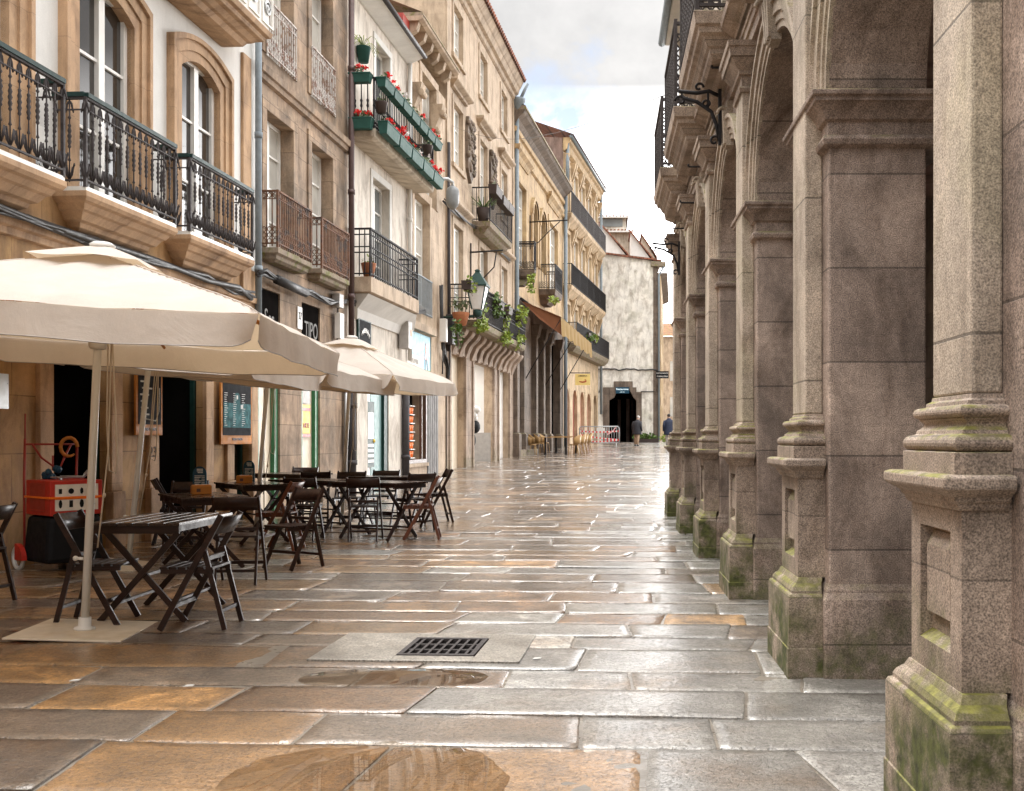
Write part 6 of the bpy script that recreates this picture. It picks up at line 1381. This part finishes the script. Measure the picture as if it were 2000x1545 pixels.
for sgn_ in (-1,1):
    for q in range(4):
        o=rch if first else copy_tree(rch); first=False
        yy=Y0_-2.0+q*1.15; o.location=(X0+sgn_*(.92+.03*(q%2))+.115*(yy-Y0_),yy,gz(yy)); o.rotation_euler=(0,0,R(0 if sgn_<0 else 180)+.15*(q-1.5)*sgn_)
        o['label']='woven rattan chair on the %s of the far cafe tables, %s from the camera'%(side[(sgn_+1)//2],ORD[q]); o['group']='rattan chairs of the far cafe'
br=empty('crowd_barrier','grey steel crowd barrier wound with red and white tape','barrier',(-.12,56,gz(56))); m=MB()
w=1.05; m.tube([(-w,0,.16),(-w,0,1.0),(-w+.08,0,1.08),(w-.08,0,1.08),(w,0,1.0),(w,0,.16)],.03,8); m.tube([(-w,0,.22),(w,0,.22)],.022,6); m.build('frame',M['grey_metal'],br)
m=MB()
for k in range(1,16): x=-w+2*w*k/16; m.tube([(x,0,.22),(x,0,1.07)],.011,5)
m.build('bars',M['grey_metal'],br)
for x in (-w+.15,w-.15): m=MB(); m.tube([(x-.0,-.35,.02),(x,-.28,.1),(x,0,.2),(x,.28,.1),(x,.35,.02)],.022,6); m.build('foot',M['grey_metal'],br)
m=MB()
for (za,zb) in ((.80,.80),(.62,.34),(.26,.32),(.62,1.0)):
    n=22; x0,x1=(-w,w) if za<.7 or zb<.9 and za>.7 else (-w,w)
    if (za,zb)==(.62,1.0): x0,x1=w*.4,w*.85
    for q in range(n):
        m.mi=q%2; u0,u1=q/n,(q+1)/n; sag=lambda u:-.05*math.sin(math.pi*u)
        m.add([(x0+(x1-x0)*u0,-.04,za+(zb-za)*u0+sag(u0)),(x0+(x1-x0)*u1,-.04,za+(zb-za)*u1+sag(u1)),(x0+(x1-x0)*u1,-.045,za+(zb-za)*u1+sag(u1)+.075),(x0+(x1-x0)*u0,-.045,za+(zb-za)*u0+sag(u0)+.075)],[(0,1,2,3)])
m.build('tape',[M['tape_white'],M['tape_red']],br); m=MB(); m.box(-.15,.3,-.035,-.03,.75,1.0); m.build('notice',M['white_paint'],br)

# ------------------------------------------------------------------ passers-by
def person(x,y,face,label,coat,trs,hair,H=1.72,stoop=.0,capped=False):
    r=empty('person',label,'person',(x,y,gz(y)),R(face))
    k=H/1.74; me=bpy.data.meshes.new('body')
    V=[(0,0,.95),(0,0,1.15),(.0+stoop*.4,0,1.36),(.02+stoop,0,1.47),(.04+stoop*1.5,0,1.58),(.05+stoop*1.7,0,1.68),
       (0,.09,.90),(.05,.10,.50),(-.02,.10,.09),(.10,.11,.04),(0,-.09,.90),(-.05,-.10,.50),(-.14,-.10,.11),(-.02,-.11,.05),
       (stoop*.5,.19,1.38),(-.03,.25,1.12),(.08,.25,.88),(.11,.24,.80),(stoop*.5,-.19,1.38),(-.03,-.25,1.12),(.08,-.25,.88),(.11,-.24,.80)]
    Eg=[(0,1),(1,2),(2,3),(3,4),(4,5),(0,6),(6,7),(7,8),(8,9),(0,10),(10,11),(11,12),(12,13),(2,14),(14,15),(15,16),(16,17),(2,18),(18,19),(19,20),(20,21)]
    rad=[.12,.11,.10,.055,.095,.085,.07,.05,.04,.04,.07,.05,.04,.04,.04,.04,.036,.035,.04,.04,.036,.035]
    me.from_pydata([(a*k,b*k,c*k) for a,b,c in V],Eg,[]); o=bpy.data.objects.new('body',me); COL.objects.link(o); o.parent=r; me.materials.append(M['skin'])
    sk=o.modifiers.new('skin','SKIN'); lay=me.skin_vertices[0] if me.skin_vertices else None
    if lay is None:
        bm=bmesh.new(); bm.from_mesh(me); bm.verts.layers.skin.verify(); bm.to_mesh(me); bm.free(); lay=me.skin_vertices[0]
    for i,q in enumerate(rad): lay.data[i].radius=(q*k,q*k)
    lay.data[0].use_root=True
    ss=o.modifiers.new('sub','SUBSURF'); ss.levels=1; ss.render_levels=2
    m=MB(); S=stoop
    loft(m,[(0,0,.66*k,.20,.27),(0,0,.72*k,.205,.27),(0,0,.95*k,.18,.235),(0,0,1.15*k,.175,.23),(S*.4,0,1.32*k,.165,.25),(S*.6,0,1.40*k,.13,.22),(S*.9,0,1.47*k,.08,.10),(S,0,1.52*k,.075,.08)],16)
    for sg in (-1,1): m.tube([(S*.5,sg*.20*k,1.38*k),(-.03,sg*.265*k,1.12*k),(.08,sg*.265*k,.86*k)],[.085,.07,.055],10)
    m.build('coat',M[coat],r)
    m=MB(); loft(m,[(-.01,.10*k,.10*k,.07,.065),(.045,.10*k,.5*k,.085,.08),(0,.09*k,.92*k,.11,.1)],12); loft(m,[(-.13,-.10*k,.12*k,.07,.065),(-.05,-.10*k,.5*k,.085,.08),(0,-.09*k,.92*k,.11,.1)],12); m.build('trousers',M[trs],r)
    m=MB(); hx=.045+S*1.62; m.blob((hx-.02,0,1.655*k),.105,.09,.10,12,8); m.build('hair',M[hair],r)
    for (sx,sy) in ((-.02,.105),(-.13,-.105)): m=MB(); m.blob((sx+.06,sy*k,.045),.14,.05,.05,10,6); m.build('shoe',M['shoe'],r)
    return r
person((1244-VX)*57.5/FPX,57.5,62,'stooping grey haired person in a dark coat and beige trousers by the passage','coat_black','trouser_beige','hair_grey',1.66,.09)
person((1306.5-VX)*54.5/FPX,54.5,92,'person in a dark hooded jacket walking away beside the last arcade pier','coat_navy','trouser_grey','hair_dark',1.76)

# ------------------------------------------------------------------ cables on the left fronts and over the street
def cable(f,name,label,pts,r_=.02,n=5,extra=None):
    o=empty(name,label,'cable',f.w(pts[0][0],pts[0][1],pts[0][2]),f.ang,'cables along the left fronts'); m=MB(); b=pts[0]
    for k in range(n):
        q=random.Random(k+len(pts)); m.tube([(p[0]-b[0],-(p[1]-b[1])+q.uniform(-.05,.05),p[2]-b[2]+q.uniform(-.06,.06)) for p in pts],r_*q.uniform(.7,1.4),5)
    m.build('strands',M['cable'],o)
    if extra: m=MB(); m.tube([(p[0]-b[0],-(p[1]-b[1]),p[2]-b[2]) for p in extra[0]],extra[1],8); m.build('sleeve',M['cable'],o)
cable(A,'cable_bundle','thick bundle of black cables under the ornate balconies',[(A.s(px,.12),.13,3.72-.0*px) for px in (-200,-60,60,180,300,400,460,492)],.03,5)
cable(B_,'cable_bundle','drooping black cables with a fat sleeve above the shop doors of the brown house',[(B_.s(px,.12),.13,B_.z(px,py,.12)) for px,py in ((501,535),(515,532),(540,548),(575,562),(610,572),(640,590),(672,590))],.022,7,([(B_.s(px,.16),.17,B_.z(px,py,.16)) for px,py in ((540,546),(596,572))],.085))
cable(C,'cable_bundle','black cables tucked under the lower white balcony',[(C.s(px,.1),.08,C.z(px,py,.1)) for px,py in ((684,588),(700,594),(730,598),(770,606),(800,612),(830,608))],.022,4)
cable(D,'cable_bundle','black cable sagging below the window cornices of the cream house',[(D.s(px,.15),.12,D.z(px,py,.15)) for px,py in ((868,392),(884,408),(908,430),(930,442),(948,455),(975,490),(1000,510))],.022,4)
cable(D,'cable_bundle','black cables hanging down the pier at the left end of the pinkish ground floor',[(D.s(px,.15),.12,D.z(px,py,.15)) for px,py in ((864,560),(864,640),(866,680),(872,700),(876,720),(874,745))],.03,4)
o=empty('junction_box','white electrical junction box where cables meet the brown drainpipe','box',B_.w(B_.s(658,.1),.1,B_.z(658,588,.1)),B_.ang); m=MB(); m.box(-.13,.13,-.1,.06,-.14,.14); m.build('cabinet',M['grey_box'],o,bevel=.01); m=MB(); m.tube([(0,-.02,-.14),(.02,-.02,-.6),(-.02,0,-.9)],.015,5); m.build('conduit',M['cable'],o)
o=empty('meter_box','small pale meter box on the brown stone beside the drainpipe','box',B_.w(B_.s(661,.1),.06,B_.z(661,637,.1)),B_.ang); m=MB(); m.box(-.12,.12,-.12,0,-.26,.26); m.build('cabinet',M['white_paint'],o,bevel=.01); m=MB(); m.tube([(0,-.05,-.26),(-.05,-.05,-.5),(.05,-.05,-.55),(.08,-.03,-.3)],.018,5); m.build('conduit',M['pole_cream'],o)
p0=D.w(D.s(884),0,D.z(884,246)); p1=(.9,13.6,CAMH+(VY-181)*13.6/FPX); o=empty('overhead_wire','thin wire stretched across the sky between the two sides of the street','cable',p0); m=MB()
m.tube([(( p1[0]-p0[0])*t,(p1[1]-p0[1])*t,(p1[2]-p0[2])*t-.5*math.sin(math.pi*t)) for t in [k/12 for k in range(13)]],.004,4); m.build('strand',M['cable'],o)
for k,(f,px,py,L,lb) in enumerate(((E,1034,434,1.7,'iron bracket arm with a curled brace on the yellow stone house'),(D,918,493,1.1,'thin curved iron rod on the cream house between windows'))):
    o=f.thing('iron_bracket',lb,'bracket',f.s(px),0,f.z(px,py),'iron brackets on the left fronts'); m=MB(); m.tube([(0,0,0),(0,-L,.05)],.03,5); m.tube([(0,0,-1.0),(0,-.4,-.9),(0,-.8,-.5),(0,-L*.8,0)],.022,5); m.tube([(0,-.03,-1.2),(0,-.03,.3)],.025,5); m.build('arm',M['iron'],o)

for k,(px,py) in enumerate(((135,1333),(357,1344),(1040,1290))):
    x,y=gp(px,py); o=MB(); o.prism([(0,0,0),(.05,.008,.002),(.055,.03,.004),(.01,.035,.001)],(0,0,.004))
    tag(o.build('paper_scrap',M['chalk_white'],None,(x,y,gz(y)+.006)),('small white paper scrap on the brown slabs nearer the left edge','small white paper scrap on the brown slab right of the parasol base','tiny white scrap on the paving beside the drain')[k],'litter')
# ================================================================== SKY, SUN, CAMERA
SUN_EL,SUN_AZ=R(50),R(-28)      # azimuth from +Y towards +X
w=bpy.data.worlds.new('World'); sc.world=w; w.use_nodes=True; nt=w.node_tree; g=G(nt); bg=nt.nodes['Background']
sky=g.n('ShaderNodeTexSky',sky_type='NISHITA'); sky.sun_disc=False; sky.sun_elevation=SUN_EL; sky.sun_rotation=SUN_AZ; sky.air_density=1.0; sky.dust_density=1.5
tc=g.n('ShaderNodeTexCoord'); v=tc.outputs['Generated']; sp=g.n('ShaderNodeSeparateXYZ'); g.put(sp.inputs[0],v)
zz=g.math('MAXIMUM',sp.outputs[2],.06); cv=g.comb(g.math('DIVIDE',sp.outputs[0],zz),g.math('DIVIDE',sp.outputs[1],zz),0.0)
n1=g.noise(v,3.2,7,.58,.3); n2=g.noise(v,9,6,.6,.2)
cl=g.math('ADD',g.math('MULTIPLY',n1,.75),g.math('MULTIPLY',n2,.25))
bright=g.rng(cl,.36,.62,0,1)
up=g.rng(sp.outputs[2],0,1,1.0,2.3)
gray=g.mix(bright,(5.6,5.6,5.7,1),(11.0,10.8,10.6,1))
# darker grey cloud belly above, brighter towards the street's end
low=g.rng(sp.outputs[2],.15,.32,7.0,.47); hi=g.rng(sp.outputs[2],.42,.75,1.0,5.0)
front=g.rng(sp.outputs[1],0,.75,0,1); fac=g.math('MULTIPLY',hi,g.math('ADD',g.math('MULTIPLY',low,front),g.math('MULTIPLY',g.math('SUBTRACT',1.0,front),.6))); gray=g.mul(gray,fac)
d=g.n('ShaderNodeVectorMath',operation='DISTANCE'); g.put(d.inputs[0],v); d.inputs[1].default_value=Vector((-.025,1,.30)).normalized()
hole=g.rng(g.math('ADD',d.outputs['Value'],g.math('MULTIPLY',g.math('SUBTRACT',n2,.5),.28)),.0,.055,1,0)
blue=g.mul(sky.outputs[0],.8); col=g.mix(g.math('MULTIPLY',hole,.95),gray,blue)
g.put(bg.inputs[0],col); bg.inputs[1].default_value=.10
ld=bpy.data.lights.new('sun','SUN'); ld.energy=1.5; ld.angle=R(30); ld.color=(1,.95,.87); lo=bpy.data.objects.new('sun',ld); COL.objects.link(lo)
dv=Vector((math.sin(SUN_AZ)*math.cos(SUN_EL),math.cos(SUN_AZ)*math.cos(SUN_EL),math.sin(SUN_EL))); lo.rotation_euler=dv.to_track_quat('Z','Y').to_euler(); lo.location=(0,30,40)
cd=bpy.data.cameras.new('camera'); cam=bpy.data.objects.new('camera',cd); COL.objects.link(cam); sc.camera=cam
cam.location=(0,0,CAMH); cam.rotation_euler=(R(90),0,0); cd.sensor_width=36; cd.sensor_fit='HORIZONTAL'; cd.lens=36*FPX/2000; cd.shift_x=-(VX-1000)/2000; cd.shift_y=(VY-772.5)/2000; cd.clip_start=.05; cd.clip_end=6000
sc.view_settings.view_transform='Standard'; sc.view_settings.look='None'; sc.view_settings.exposure=1.0; sc.view_settings.gamma=1; sc.view_settings.use_curve_mapping=False
sc.cycles.max_bounces=8; sc.cycles.diffuse_bounces=4; sc.cycles.glossy_bounces=4; sc.cycles.transparent_max_bounces=8; sc.cycles.caustics_reflective=False; sc.cycles.caustics_refractive=False
